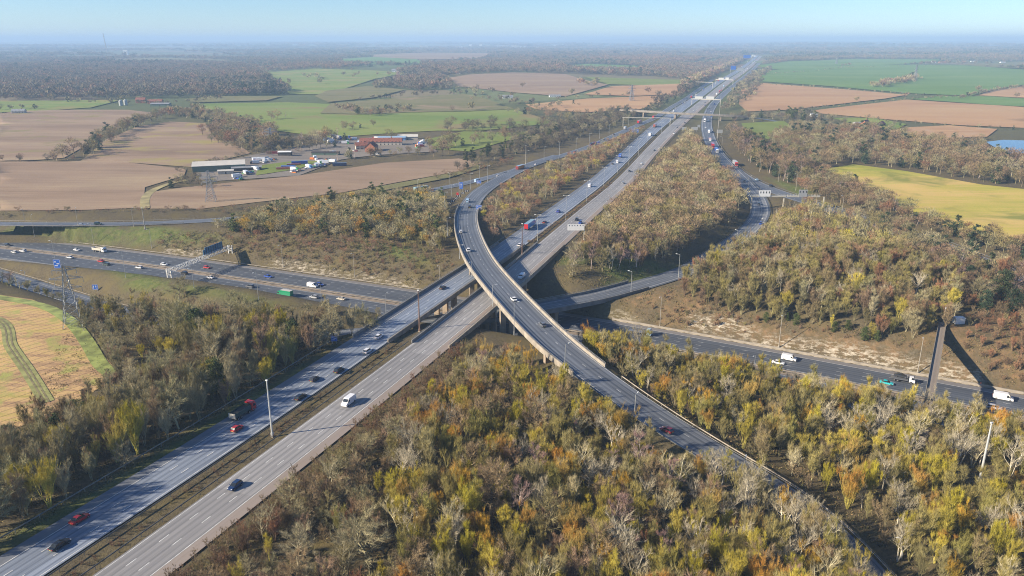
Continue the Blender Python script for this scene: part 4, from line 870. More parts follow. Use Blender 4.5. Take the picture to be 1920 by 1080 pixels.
belt([(500,160),(560,150),(620,145),(700,142),(800,145)], 'brownwood', 16, 40, 40, "parkland trees")
belt([(900,185),(940,190),(990,198),(1030,204),(1060,196)], 'farmix', 11, 12, 14, "trees round the bungalow")
belt([(1000,206),(1070,216),(1120,214),(1190,205)], 'farmix', 8, 10, 8, "hedge below the tan field")
belt([(960,212),(1020,218),(1080,226),(1130,232)], 'brownwood', 12, 9, 14, "hedge below the tan field")
belt([(990,190),(1050,187),(1130,180),(1180,181)], 'farmix', 9, 22, 8, "hedge above the tan field")
for q_ in (((1420,158),(1560,166),(1700,178),(1800,184)), ((1480,208),(1600,197),(1700,188),(1800,182)), ((1440,212),(1600,222),(1760,236),(1920,244)), ((1800,186),(1860,172),(1920,164)), ((1420,140),(1600,126),(1800,124)), ((1620,220),(1700,240),(1690,256),(1800,262),(1860,262))):
    belt(list(q_), 'farmix', 5 if q_[0][0] != 1800 else 9, 13, 2, "hedgerow on the right")
belt([(1640,165),(1680,158),(1715,148)], 'brownwood', 16, 7, 10, "copse in the green field")
belt([(1710,122),(1780,120),(1850,121)], 'far', 16, 18, 15, "farm trees on the ridge")
belt([(1470,215),(1500,225),(1540,226)], 'ever', 13, 9, 6, "dark evergreens by the cottage")
belt([(1085,160),(1130,165)], 'brownwood', 16, 20, 6, "field clump")
for (x_, y_, h_) in ((885,208,15),(848,210,11),(1120,156,16),(980,165,14),(1072,178,14),(1215,176,16),(415,188,14),(660,133,12),(1606,191,10),(1697,186,13),(1906,184,12),(1833,172,14),(730,262,13),(830,292,17),(600,158,16),(95,190,14),(230,190,13),(645,242,11),(700,238,10),(960,182,12),(1205,122,10)):
    g = G(x_, y_); TREES.append(dict(x=g[0], y=g[1], h=h_, sh='oak', pl='brown', zn='lone field tree', v=.8, r=x_, lone=(x_, y_)))
# far woods
def farwood(poly, mix, sp, h, nm="distant wood"): zone(nm, poly, mix, sp, h, 6)
farwood([(0,190),(100,188),(250,186),(400,184),(540,178),(560,160),(500,140),(470,125),(380,118),(200,120),(0,125)], 'far', 15, 17)
farwood([(360,182),(540,178),(545,165),(520,150),(380,160)], 'farcon', 15, 17)
farwood([(480,135),(560,122),(640,122),(700,123),(640,132),(560,135)], 'farrust', 18, 17)
farwood([(120,118),(200,117),(320,118),(300,126),(140,126)], 'farcon', 20, 17)
farwood([(560,178),(620,175),(660,163),(640,150),(580,155)], 'far', 15, 14)
farwood([(690,165),(740,150),(820,143),(840,150),(850,165),(780,172)], 'far', 14, 15)
farwood([(730,140),(840,120),(960,112),(1060,120),(1130,140),(1060,139),(960,136),(880,140),(830,146)], 'far', 17, 18)
farwood([(960,112),(1080,116),(1240,118),(1300,124),(1250,140),(1160,143),(1080,136)], 'far', 17, 17)
farwood([(1000,118),(1100,116),(1180,118),(1180,124),(1040,126)], 'farcon', 20, 18)
farwood([(1080,112),(1240,108),(1320,112),(1300,118),(1100,116)], 'farrust', 24, 18)
farwood([(1180,140),(1280,126),(1340,118),(1390,105),(1400,112),(1350,130),(1300,150),(1280,155),(1270,148)], 'far', 15, 14)
farwood([(1280,162),(1300,150),(1350,130),(1400,108),(1385,118),(1330,145),(1285,172)], 'brownwood', 11, 15)
farwood([(1430,122),(1460,112),(1600,108),(1780,106),(1920,106),(1920,116),(1780,112),(1600,111),(1480,117),(1440,126)], 'far', 18, 18)
farwood([(1720,108),(1800,98),(1920,90),(1920,106),(1800,106)], 'farcon', 24, 20)
farwood([(1430,112),(1530,104),(1600,104),(1540,112),(1450,118)], 'farcon', 22, 18)
farwood([(1560,128),(1600,118),(1680,114),(1640,120)], 'far', 18, 15)
farwood([(0,124),(200,116),(400,117),(560,120),(700,112),(700,106),(300,108),(0,112)], 'far', 30, 17)
farwood([(700,106),(960,110),(1300,116),(1390,104),(1440,100),(1900,100),(1920,90),(700,92)], 'far', 45, 18)
print("trees", len(TREES))
FLD = [fp for nm, fp in FPOLY if nm == 'rough_meadow'][0]; mp_ = G(1836, 905)
TREES[:] = [t_ for t_ in TREES if not (abs((t_['x']-mp_[0])*mp_[1]-(t_['y']-mp_[1])*mp_[0])/math.hypot(mp_[0], mp_[1]) < 3.6 and -15 < math.hypot(t_['x'], t_['y'])-math.hypot(mp_[0], mp_[1]) < 3)]
for t_ in TREES:
    if t_['zn'] in ('far right wood','trees by the meadow','birch belt','belt left of the slip road','clump below the green slope'): t_['v'] *= .78
    if t_['zn'] == 'left wood':
        if float(np.hypot(FLD[:,0]-t_['x'], FLD[:,1]-t_['y']).min()) < 22: t_['h'] *= .6
        d_ = float(np.hypot(ROADS['m25_west']['p'][:,0]-t_['x'], ROADS['m25_west']['p'][:,1]-t_['y']).min())
        if d_ < 55: t_['h'] *= max(.35, (d_-6)/49)
for w_, (a, b_) in (((22), (1408, 372)), ((22), (1440, 372)), ((22), (1472, 374)), ((14), (1500, 380)), ((14), (1532, 384))):
    g = P(a, b_, 0); n2 = math.hypot(*g)      # low growth only on the camera's side of the two gantries
    TREES[:] = [t_ for t_ in TREES if not (abs(t_['x']*g[1]-t_['y']*g[0])/n2 < 9 and -w_ < math.hypot(t_['x'], t_['y'])-n2 < 4)]
# outer plain: patchy woods to the horizon
rs = np.random.RandomState(99); pts = []
for r0, r1, n, hh in ((3200,6000,9000,17),(6000,11000,10000,24),(11000,22000,9000,40)):
    rr = np.sqrt(rs.uniform(r0**2, r1**2, n)); th = rs.uniform(-.72, .72, n); x = rr*np.sin(th); y = rr*np.cos(th)
    f = fbm(x, y, 1700*(1+r0/9000), 41, 4); k = f > -.02; k &= ~((r0 < 4000)&(np.abs(x-y*.31) < 90))
    for nm, fp in FPOLY: k &= ~pip(fp, x, y)
    for a, b_ in zip(x[k], y[k]): TREES.append(dict(x=a, y=b_, h=hh*rs.uniform(.7,1.2), sh='oak' if rs.rand() < .85 else 'conifer', pl='farbrown' if rs.rand() < .6 else ('dkgreen' if rs.rand() < .5 else 'farrust'), zn='distant plain', v=rs.uniform(.7,1.2), r=0, wide=1.5 if r0 < 5000 else 2.6))
print("trees all", len(TREES))
#PART2
# ------------------------------------------------------------------ trees: place
def inframe(x, y, z, m=1.04):
    dx, dy, dz = x, y, z-CAMZ; cz = dy*math.cos(PITCH)-dz*math.sin(PITCH); cy = dy*math.sin(PITCH)+dz*math.cos(PITCH)
    return cz > 1 and abs(dx/cz*FPX) < 960*m and abs(cy/cz*FPX) < 540*m
TX = np.array([t_['x'] for t_ in TREES]); TY = np.array([t_['y'] for t_ in TREES]); TZ = H(TX, TY)-.15
KIND = {'broom':('bushy_tree','bushy bare tree'), 'pale':('pale_tree','open branched tree'), 'oak':('domed_tree','domed bare tree'), 'slim':('slender_tree','slender bare tree'),
        'red':('twiggy_tree','fine twigged bare tree'), 'bush':('shrub','low shrub'), 'conifer':('conifer','pointed conifer'), 'holly':('evergreen_tree','dark evergreen')}
COLN = {'olive':'golden olive','dull':'dull olive','orange':'orange tipped','rust':'rusty brown','brown':'brown','grey':'grey brown','white':'white barked','purple':'purplish','green':'green','dkgreen':'blue green','farbrown':'dull brown','farrust':'reddish brown'}
ZN = {"foreground wood":"in the foreground wood between motorway and ramp","right wood":"in the wood between the ramp and the lower motorway","left wood":"in the wood left of the northbound carriageway",
 "hillside scrub":"on the hillside above the lower motorway","slip road scrub":"along the upper left slip road","trees between the flyover and the motorway":"between the flyover top and the motorway",
 "wooded wedge":"in the wedge between motorway and loop road","knoll wood":"on the knoll inside the loop road","knoll edge":"along the chalk edge of the knoll","trees by the meadow":"beside the yellow meadow",
 "bank by the footbridge":"on the rusty bank near the footbridge","birch belt":"beside the queue of lorries","far right wood":"in the wood behind the meadow","motorway verge trees":"on the far verge of the motorway","median scrub":"in the central reserve"}
LAND = [((-60,205),'by the tall mast in the reserve'),((0,235),'below the flyover parapet'),((45,170),'beside the descending ramp'),((-5,90),'at the very front'),((-55,120),'by the foreground hard shoulder'),((-40,165),'beyond the blue car'),((60,115),'by the lowest lamp post'),((110,150),'near the tall white pole'),((85,200),'above the curve of the ramp rail'),((150,180),'below the footbridge'),
 ((-120,215),'beside the red tipper lorry'),((-150,290),'by the pylon at the field edge'),((-170,190),'at the near corner of the rough field'),((-80,300),'behind the blue sign'),((-100,420),'above the chalk scar'),((-30,480),'beside the flyover curve'),((90,500),'below the cantilever sign'),((150,420),'in the shadow above the loop road'),((170,340),'at the middle of the knoll'),((215,330),'at the right end of the knoll'),((120,360),'near the lamp at the loop road bridge'),((250,400),'where shadows reach the meadow'),((200,620),'by the lorries'),((230,540),'behind the white gantry')]
order = np.argsort([-(t_['h']/math.hypot(t_['x'], t_['y'], CAMZ)) for t_ in TREES]); chosen = {}
CAP = {'shrub': 240}
for i in order:
    t_ = TREES[i]; nm = KIND[t_['sh']][0]
    if t_['zn'].startswith('distant') or not inframe(t_['x'], t_['y'], TZ[i]+t_['h']*.6): continue
    if 'lone' in t_: continue
    c = chosen.setdefault(nm, [])
    if len(c) < CAP.get(nm, 280): c.append(i)
pick = set(i for c in chosen.values() for i in c) | set(i for i, t_ in enumerate(TREES) if 'lone' in t_)
def lodkey(i):
    t_ = TREES[i]; d = math.hypot(t_['x'], t_['y'], CAMZ); lod = 0 if d < 420 else (1 if d < 1250 else 2); n = NPROT[(t_['sh'], lod)]
    return (t_['sh'], lod, (i*7+i//3) % n)
LONE = ["beside the hedge of the middle field","left of the copse in the middle field","in the brown field below the bright green strip","in the brown field beside the pasture","at the hedge end by the tan field","beside the pylon in the tan field","on the hedge above the far left pasture","in the parkland","on the hedge between two tan fields on the right","on the hedge end beside the green strip on the right","at the right edge of the tan field","at the corner of the far right green field","behind the red roofed farmhouse","right of the farmhouse yard","in the yellowish pasture","beside the left pasture fence","left of the distant farm","left in the green slope","right in the green slope clump","at the top of the pasture","at the edge of the far wood"]
def spawn_tree(i, label, group):
    t_ = TREES[i]; key = lodkey(i); tm, cm, ph = PROTO[key]
    e = empty(KIND[t_['sh']][0], (float(TX[i]), float(TY[i]), float(TZ[i])), t_['r'])
    s = t_['h']/ph; wq = t_.get('ws',1)*{'broom':.82,'slim':.8}.get(t_['sh'],1); e.scale = (s*wq, s*wq, s); tag(e, label, 'shrub' if t_['sh'] == 'bush' else 'tree', group)
    bk, tn = PAL[t_['pl']][i % len(PAL[t_['pl']])]; vv = t_['v']
    for o in ((src_objs(key) if key not in USED else (bpy.data.objects.new("trunk", tm), bpy.data.objects.new("crown", cm)))):
        COL.objects.link(o); o.parent = e; o['tint'] = [c*vv for c in tn]; o['bark'] = [c*vv for c in bk]
    USED.add(key)
USED = set(); li = 0; todo = []
def screen(x, y, z):
    dz = z-CAMZ; cz = y*math.cos(PITCH)-dz*math.sin(PITCH); return x/cz, -(y*math.sin(PITCH)+dz*math.cos(PITCH))/cz
for i in sorted(pick, key=lambda i: -TREES[i]['h']/math.hypot(TREES[i]['x'], TREES[i]['y'])):
    t_ = TREES[i]; kn = KIND[t_['sh']][1]
    if 'lone' in t_:
        spawn_tree(i, "lone rounded bare tree "+LONE[li % len(LONE)], None); li += 1; continue
    d = min(LAND, key=lambda l: (l[0][0]-t_['x'])**2+(l[0][1]-t_['y'])**2); z_ = ZN.get(t_['zn'], 'in the '+t_['zn'])
    near = math.hypot(d[0][0]-t_['x'], d[0][1]-t_['y']) < 70
    base = ' '.join([('tall ' if t_['v'] > 1.06 else 'dark ' if t_['v'] < .92 else '')+COLN[t_['pl']], kn.replace('tree','').strip() if False else kn, d[1] if near else z_.replace('trees round the ','').replace('between motorway and ','near ').replace('the belt left of','belt left of')]); base = base.replace('tall ','pale toned ')
    todo.append((base, i, z_, kn))
by = {}
for base, i, z_, kn in todo: by.setdefault(base, []).append((screen(TX[i], TY[i], TZ[i]), i, z_, kn))
ROWW = ['nearest row', 'second row', 'third row', 'fourth row', 'fifth row', 'sixth row', 'seventh row', 'back row']
for base, L in by.items():
    L.sort(key=lambda q: -q[0][1]); rows = [L[k:k+8] for k in range(0, len(L), 8)]
    for r_, row in enumerate(rows):
        row.sort(key=lambda q: q[0][0])
        for k, (_, i, z_, kn) in enumerate(row):
            extra = [] if len(L) == 1 else [('leftmost','second','third','fourth','fifth','sixth','seventh','eighth')[k]+('' if k == 0 else ' from left')]
            if len(rows) > 1: extra.append(ROWW[min(r_, 7)])
            lb = base.split()+([','.join(extra)] if extra else []); lb = ' '.join(lb).replace(',', ', ').split()
            spawn_tree(i, ' '.join(lb[:16]), kn+'s '+z_)
def scatter(name, label, cat, idx, group=None):
    keys = sorted(set(lodkey(i) for i in idx)); kid = {k: n for n, k in enumerate(keys)}; n = len(idx)
    me = bpy.data.meshes.new(name); me.vertices.add(n); me.vertices.foreach_set('co', np.stack([TX[idx], TY[idx], TZ[idx]], 1).ravel().astype('f'))
    def fa(nm, typ, data, field='value'):
        a = me.attributes.new(nm, typ, 'POINT'); a.data.foreach_set(field, data)
    fa('pidx', 'INT', np.array([kid[lodkey(i)] for i in idx], 'i'))
    sc = np.array([[TREES[i]['h']/10*TREES[i].get('wide',1)]*2+[TREES[i]['h']/10] for i in idx], 'f'); fa('scl', 'FLOAT_VECTOR', sc.ravel(), 'vector')
    fa('rot', 'FLOAT_VECTOR', np.array([[0,0,TREES[i]['r']+i] for i in idx], 'f').ravel(), 'vector')
    tb = [PAL[TREES[i]['pl']][i % len(PAL[TREES[i]['pl']])] for i in idx]; vv = np.array([TREES[i]['v'] for i in idx])[:,None]
    fa('tint', 'FLOAT_VECTOR', (np.array([b_[1] for b_ in tb])*vv).astype('f').ravel(), 'vector'); fa('bark', 'FLOAT_VECTOR', (np.array([b_[0] for b_ in tb])*vv).astype('f').ravel(), 'vector')
    o = bpy.data.objects.new(name, me); COL.objects.link(o); tag(o, label, cat, None, 'stuff')
    ng = bpy.data.node_groups.new(name, 'GeometryNodeTree'); ng.interface.new_socket("Geometry", in_out='INPUT', socket_type='NodeSocketGeometry'); ng.interface.new_socket("Geometry", in_out='OUTPUT', socket_type='NodeSocketGeometry')
    N = ng.nodes; L = ng.links; gi = N.new('NodeGroupInput'); go = N.new('NodeGroupOutput'); jn = N.new('GeometryNodeJoinGeometry'); L.new(jn.outputs[0], go.inputs[0])
    def named(nm, dt):
        a = N.new('GeometryNodeInputNamedAttribute'); a.data_type = dt; a.inputs[0].default_value = nm; return a.outputs[0]
    pi_, sc_, ro_ = named('pidx','INT'), named('scl','FLOAT_VECTOR'), named('rot','FLOAT_VECTOR')
    for k in keys:
        cmp = N.new('FunctionNodeCompare'); cmp.data_type = 'INT'; cmp.operation = 'EQUAL'
        ins = [s_ for s_ in cmp.inputs if s_.type == 'INT']; L.new(pi_, ins[0]); ins[1].default_value = kid[k]
        sub = N.new('GeometryNodeJoinGeometry')
        for ob_ in (src_objs(k) if k[1] < 2 else src_objs(k)[1:]):
            oi = N.new('GeometryNodeObjectInfo'); oi.inputs[0].default_value = ob_; oi.inputs[1].default_value = True; oi.transform_space = 'ORIGINAL'
            L.new(oi.outputs['Geometry'], sub.inputs[0])
        ip = N.new('GeometryNodeInstanceOnPoints'); L.new(gi.outputs[0], ip.inputs['Points']); L.new(cmp.outputs[0], ip.inputs['Selection']); L.new(sub.outputs[0], ip.inputs['Instance'])
        L.new(ro_, ip.inputs['Rotation']); L.new(sc_, ip.inputs['Scale']); L.new(ip.outputs[0], jn.inputs[0])
    md = o.modifiers.new("scatter", 'NODES'); md.node_group = ng
rest = [i for i in range(len(TREES)) if i not in pick]; zr = {}
for i in rest:
    t_ = TREES[i]; far = t_['zn'].startswith('distant') or math.hypot(t_['x'], t_['y']) > 1300
    zr.setdefault('distant_woodland' if far else ('scrub' if t_['sh'] == 'bush' else 'woodland'), []).append(i)
for nm, ix in zr.items():
    scatter(nm, {'distant_woodland':"hazy woods and tree belts spread over the far countryside",'scrub':"low brown scrub on the banks and reserves",'woodland':"remaining bare trees of the woods round the interchange"}[nm], {'scrub':'scrub'}.get(nm,'woodland'), np.array(ix))
# leaf litter and undergrowth tufts in the near woods
def tuft_field():
    rs = np.random.RandomState(4); A = []; 
    for poly in ([(0,246),(12,226),(30,196),(50,164),(72,132),(100,95),(60,60),(-100,60),(-76,128),(-47,188),(-31,228),(-18,262)], [(22,262),(40,285),(80,262),(120,235),(160,212),(210,180),(190,110),(120,90),(90,130),(60,180),(36,225)], Wp([(300,440),(450,430),(700,440),(835,460),(850,500),(800,540),(640,510),(480,485),(300,460)]), Wp([(0,1030),(240,905),(480,742),(640,650),(720,600),(400,575),(200,560),(-100,1000)]), Wp([(1440,610),(1720,655),(1920,735),(1920,600),(1790,640),(1500,590)]), Wp([(1150,560),(1290,530),(1440,610),(1300,640),(1180,600)]), Wp([(1050,480),(1150,500),(1290,495),(1250,515),(1120,540),(1020,540)])):
        w_ = np.array(poly); x0, y0 = w_.min(0); x1, y1 = w_.max(0); n = int((x1-x0)*(y1-y0)*1.1); x = rs.uniform(x0, x1, n); y = rs.uniform(y0, y1, n)
        k = pip(w_, x, y); x, y = x[k], y[k]; k = (roaddist(x, y) > 1.8)&(fbm(x, y, 9, 8, 3) > -.12)
        if len(A) >= 4: k &= gsamp(chalk.reshape(GX.shape), x, y) < .3
        A.append(np.stack([x[k], y[k]], 1))
    q = np.concatenate(A); z = H(q[:,0], q[:,1])-.05; C = Seg(); m = 5
    a = np.repeat(np.c_[q, z], m, 0)+rs.normal(size=(len(q)*m,3))*[.3,.3,0]; d = norm(rs.normal(size=a.shape)*[.8,.8,.4]+[0,0,.7])
    C.tris(a, a+d*rs.uniform(.3,.9,len(a))[:,None], .22, rs.choice([0,.5,1.0], len(a)), rs); o = bpy.data.objects.new("undergrowth", C.mesh("undergrowth", TWIG)); COL.objects.link(o)
    o['tint'] = (.26,.18,.09); o['bark'] = (.15,.15,.06); tag(o, "dead grass and bramble undergrowth on the banks and wood floors", "undergrowth", None, 'stuff'); print("tufts", len(q))
tuft_field()

# ------------------------------------------------------------------ lamp posts and masts
LAMPM = paint("lamp post grey", (.42,.43,.42), .5, .3, var=.15); LAMPH = paint("lamp head white", (.62,.63,.62), .4, var=.1); CONCP = paint("lamp post concrete", (.36,.33,.28), .8, var=.2)
MASTM = paint("mast steel", (.55,.56,.55), .45, .2, var=.1); RUSTM = paint("rusty brown mast", (.20,.12,.085), .7, var=.3)
def toproad(x, y):
    best = None
    for nm, rd in ROADS.items():
        p = rd['p']; d = np.hypot(p[:,0]-x, p[:,1]-y); j = int(d.argmin())
        if d[j] < rd['w'][j]/2+1.5 and (best is None or p[j,2] > best[0]): best = (p[j,2]+rd['lift'], nm, j)
    return best
def posts(px, pyb, pyt, deck=None):
    if deck is not None: x, y = P(px, pyb, deck); z = deck
    else: x, y, z = G(px, pyb)
    dpt = depth_at(px, pyb, z); h = (pyb-pyt)*dpt/FPX/math.cos(PITCH+math.atan((( pyb+pyt)/2-540)/FPX))
    return x, y, z, h
def lamp(px, pyb, pyt, label, double=False, ang=None, mat=None, deck=None, thick=.13, head=True, name="lamp_post", grp="lamp posts"):
    x, y, z, h = posts(px, pyb, pyt, deck); mat = mat or LAMPM
    if ang is None:      # arm points to the nearest road
        best = min(((np.hypot(r_['p'][:,0]-x, r_['p'][:,1]-y).min(), nm) for nm, r_ in ROADS.items())); p = ROADS[best[1]]['p']; j = int(np.hypot(p[:,0]-x, p[:,1]-y).argmin())
        ang = math.atan2(p[j,1]-y, p[j,0]-x)
    t = empty(name, (x, y, z-.1), ang); tag(t, label, "lamp post" if head else "mast", grp if head else None)
    mb = MB(); mb.tube((0,0,0), (0,0,1.4), thick*1.5, thick*1.5, 8).tube((0,0,1.4), (0,0,h), thick, thick*.55, 8); mb.build("mast", mat, t)
    if head:
        for sg in ((1,-1) if double else (1,)):
            MB().tube((0,0,h-.05), (sg*1.3,0,h+.12), .06, .05, 5).build("arm", mat, t)
            MB().loft([[(sg*1.2,-.14,h+.05),(sg*1.2,.14,h+.05),(sg*1.2,.14,h+.2),(sg*1.2,-.14,h+.2)],[(sg*1.6,-.2,h+.05),(sg*1.6,.2,h+.05),(sg*1.6,.16,h+.27),(sg*1.6,-.16,h+.27)],[(sg*2.15,-.1,h+.1),(sg*2.15,.1,h+.1),(sg*2.15,.08,h+.2),(sg*2.15,-.08,h+.2)]]).build("lamp_head", LAMPH, t)
    else:
        MB().box(-.35,.35,-.2,.2,h,h+.3).build("camera_head", LAMPH, t); MB().box(-.5,.5,-.5,.5,-.2,.45).build("footing", CONC2, t)
    return t
def lamps(lst, labelfmt, **k):
    for n, (a, b_, c) in enumerate(lst): lamp(a, b_, c, labelfmt.format(ORD[n]), **k)
ORD = ['first','second','third','fourth','fifth','sixth','seventh','eighth','ninth','tenth','eleventh','twelfth']
lamps([(49,426,392),(65,444,404),(147,426,392),(176,457,417),(251,425,391),(285,467,430),(531,501,459),(665,519,475),(825,525,495)], "{} lamp post from the left along the far side of the lower motorway", mat=CONCP, grp="lamp posts beyond the lower motorway")
lamps([(104,490,452),(236,521,472),(364,540,502),(485,562,510),(604,580,532),(724,588,550)], "{} thin lamp post from the left on the near verge of the lower motorway", mat=LAMPM, thick=.1, grp="lamp posts on the near verge of the lower motorway")
lamps([(49,527,506),(104,540,521)], "{} short lamp post beside the sunken slip road, far left")
lamps([(839,442,409),(862,485,459),(885,518,490),(924,574,534),(964,628,567)], "{} lamp post along the flyover's left parapet counting towards the camera", deck=6.5, grp="lamp posts on the flyover parapet")
lamps([(1059,700,646),(1190,777,740),(1392,900,861),(1690,1047,1010)], "{} lamp post down the descending ramp, rising out of the foreground trees", thick=.15, grp="lamp posts along the descending ramp")
lamps([(1183,550,509),(1272,521,477),(1382,452,432),(1433,427,410)], "{} lamp post up the low loop road from the bridge")
lamps([(1237,615,556),(1460,652,590),(1720,700,632)], "{} lamp post from the left along the foot of the chalk bank", mat=CONCP, thick=.15, grp="lamp posts at the chalk bank")
lamps([(1413,700,666),(1709,756,722)], "{} slim lamp post in the reserve of the lower motorway on the right", thick=.1)
lamps([(1008,454,403),(1061,414,367),(1100,380,339),(1132,350,314),(1158,325,292),(1179,310,275),(1197,292,260),(1213,272,246),(1240,250,230),(1262,232,212)], "{} double headed lamp post in the motorway reserve beyond the bridge", double=True, grp="double headed lamp posts in the reserve")
lamps([(988,309,283),(1020,300,275),(1049,292,267),(1080,282,259),(1105,269,250),(1124,260,242),(1142,250,233),(1178,235,218)], "{} lamp post along the left side of the far slip road", grp="lamp posts by the far slip road")
lamps([(784,360,337),(844,357,325),(882,355,325),(899,338,313),(914,342,311)], "{} lamp post from the left where two slip roads come together", grp="lamp posts by the merging slip roads")
lamps([(861,368,336),(847,373,347),(835,409,361)], "{} lamp post down the outside of the flyover's upper curve")
lamps([(1353,280,257),(1402,357,330),(1424,322,293),(1459,341,310),(1492,357,325),(1579,395,367),(1530,363,343)], "{} lamp post along the right slip road past the lorries", mat=CONCP)
lamp(511, 819, 716, "tall grey mast standing in the scrubby reserve between carriageways, left foreground", mat=MASTM, thick=.28, head=False, name="mast")
lamp(787, 622, 545, "tall rusty brown mast between the two motorway decks", mat=RUSTM, thick=.3, head=False, name="mast")
lamp(979, 479, 420, "tall rusty mast in the reserve beyond the flyover", mat=RUSTM, thick=.28, head=False, name="mast")
lamp(1836, 905, 797, "tall white pole rising from the trees at lower right", mat=MASTM, thick=.33, head=False, name="mast")
lamp(272, 430, 390, "tall pale mast beside the upper left slip road", mat=CONCP, thick=.28, head=False, name="mast")
lamp(1345, 260, 216, "tall pale mast beside the queue of lorries at the slip road", mat=CONCP, thick=.4, head=False, name="mast")
lamp(1767, 612, 578, "slim pole at the far end of the footbridge", mat=CONCP, thick=.15, head=False, name="mast")
for (a, b_, c, l) in ((1349,215,181,"far grey mast right of the lane bridge"),(986,309,273,"stout pole among the slip road lamps")): lamp(a, b_, c, l, mat=CONCP, thick=.3, head=False, name="mast")

# ------------------------------------------------------------------ pylons
PYL = paint("pylon steel", (.36,.37,.37), .5, .4, var=.2)
def pylon(px, pyb, pyt, label, th=.12, rz=.3, wide=1.0):
    x, y, z, h = posts(px, pyb, pyt); t = empty("pylon", (x, y, z), rz); tag(t, label, "pylon", "electricity pylons")
    lv = [0,.14,.27,.39,.5,.6,.69,.77,.85,.93,1.0]; hw = lambda f: (3.6*(1-f)**1.25+.5)*wide; mb = MB(); lg = MB()
    for a, b_ in zip(lv, lv[1:]):
        for k in range(4):
            cs = [(1,1),(1,-1),(-1,-1),(-1,1)]; c0, c1 = cs[k], cs[(k+1)%4]; A, B = hw(a), hw(b_)
            lg.tube((c0[0]*A,c0[1]*A,a*h),(c0[0]*B,c0[1]*B,b_*h), th, th, 4, False)
            mb.tube((c0[0]*A,c0[1]*A,a*h),(c1[0]*B,c1[1]*B,b_*h), th*.5, th*.5, 3, False); mb.tube((c1[0]*A,c1[1]*A,a*h),(c0[0]*B,c0[1]*B,b_*h), th*.5, th*.5, 3, False)
            mb.tube((c0[0]*B,c0[1]*B,b_*h),(c1[0]*B,c1[1]*B,b_*h), th*.4, th*.4, 3, False)
    lg.build("tower_legs", PYL, t); mb.build("lattice_bracing", PYL, t, kind='stuff')
    for f, L_ in ((.62,4.6),(.77,6.2),(.91,4.4)):
        L_ *= wide
        for sg in (-1, 1):
            a = MB(); B = hw(f)
            for s2 in (-1, 1): a.tube((sg*B,s2*B,f*h),(sg*(B+L_),0,f*h+.3), th*.8, th*.6, 4, False); a.tube((sg*B,s2*B,(f+.05)*h),(sg*(B+L_),0,f*h+.3), th*.6, th*.5, 4, False)
            a.tube((sg*(B+L_),0,f*h+.3),(sg*(B+L_),0,f*h-1.6), th*.7, th*.7, 5); a.build("cross_arm", PYL, t)
pylon(139, 612, 498, "large lattice pylon at the edge of the rough field on the left", .15, .35, .8)
pylon(396, 378, 320, "lattice pylon in the long ploughed strip below the barn", .17, .2, .8)
pylon(509, 277, 240, "lattice pylon rising behind the farmyards", .3, .2)
pylon(1184, 190, 160, "far lattice pylon in the tan field left of the motorway", .35, .2)
pylon(1568, 121, 105, "faint lattice pylon in front of the far right wood", .5, .2)
pylon(1715, 152, 122, "faint lattice pylon by the copse in the green field", .5, .2)

# ------------------------------------------------------------------ signs and gantries
BLUE = paint("motorway sign blue", (.02,.13,.55), .45, var=.05); WHT = paint("white panel", (.78,.78,.76), .5, var=.06); GREYB = paint("sign back grey blue", (.06,.19,.32), .5, .1, var=.15)
CREAM = paint("cream gantry paint", (.50,.47,.39), .6, var=.15); DARKP = paint("dark slots", (.03,.03,.035), .5); SIGNG = paint("sign back grey", (.42,.43,.42), .55, .2, var=.1); REDP = paint("red panel", (.6,.03,.03), .4)
def sign(px, pyb, pyt, wpx, label, glyph=None, back=False, rz=0.0, hfrac=.62, mat=None):
    x, y, z, h = posts(px, pyb, pyt); d = depth_at(px, pyb, z); w_ = wpx*d/FPX; ph = h*hfrac
    t = empty("road_sign", (x, y, z-.2), rz); tag(t, label, "road sign")
    MB().box(-w_/2, w_/2, -.05, .05, h-ph, h).build("sign_panel", mat or (SIGNG if back else BLUE), t)
    for sg in (-1, 1): MB().tube((sg*w_*.3, .1, 0), (sg*w_*.3, .1, h-.3), .08, .08, 6).build("post", LAMPM, t)
    if not back:
        b_ = MB(); e = w_*.03; z1 = h-e; z0_ = h-ph+e; 
        for bx in ((-w_/2+e, w_/2-e, z1-e, z1), (-w_/2+e, w_/2-e, z0_, z0_+e), (-w_/2+e, -w_/2+2*e, z0_, z1), (w_/2-2*e, w_/2-e, z0_, z1)): b_.box(bx[0], bx[1], -.075, -.055, bx[2], bx[3])
        b_.build("border", WHT, t)
        g = MB()
        if glyph == 'arrow':
            for s2 in (-.3, .12):
                g.box(w_*s2, w_*s2+w_*.07, -.08, -.06, h-ph*.8, h-ph*.35); g.add([(w_*(s2-.06),-.07,h-ph*.38),(w_*(s2+.13),-.07,h-ph*.38),(w_*(s2+.035),-.07,h-ph*.15)], [(0,1,2)])
        else:
            for k, (a, c) in enumerate(((-.36,-.1),(-.04,.34),(-.36,.1))): g.box(w_*a, w_*c, -.08, -.06, h-ph*(.32+.22*k), h-ph*(.22+.22*k))
        g.build("legend", WHT, t)
    return t
sign(110, 512, 486, 13, "tall blue motorway sign above the lattice pylon on the left")
sign(180, 548, 533, 11, "small blue sign half hidden in scrub near the sunken slip road", 'arrow')
sign(627, 645, 629, 12, "blue sign with white border beside the northbound carriageway", 'text', rz=.2)
sign(865, 362, 341, 7, "square blue sign with white arrow where slip roads merge", 'arrow')
sign(898, 347, 338, 9, "small blue sign beside the merging slip road")
sign(898, 397, 384, 11, "blue direction sign right of the flyover's upper curve")
sign(1187, 252, 242, 6, "left of two blue signs between far slip road and motorway"); sign(1194, 252, 242, 6, "right of two blue signs between far slip road and motorway")
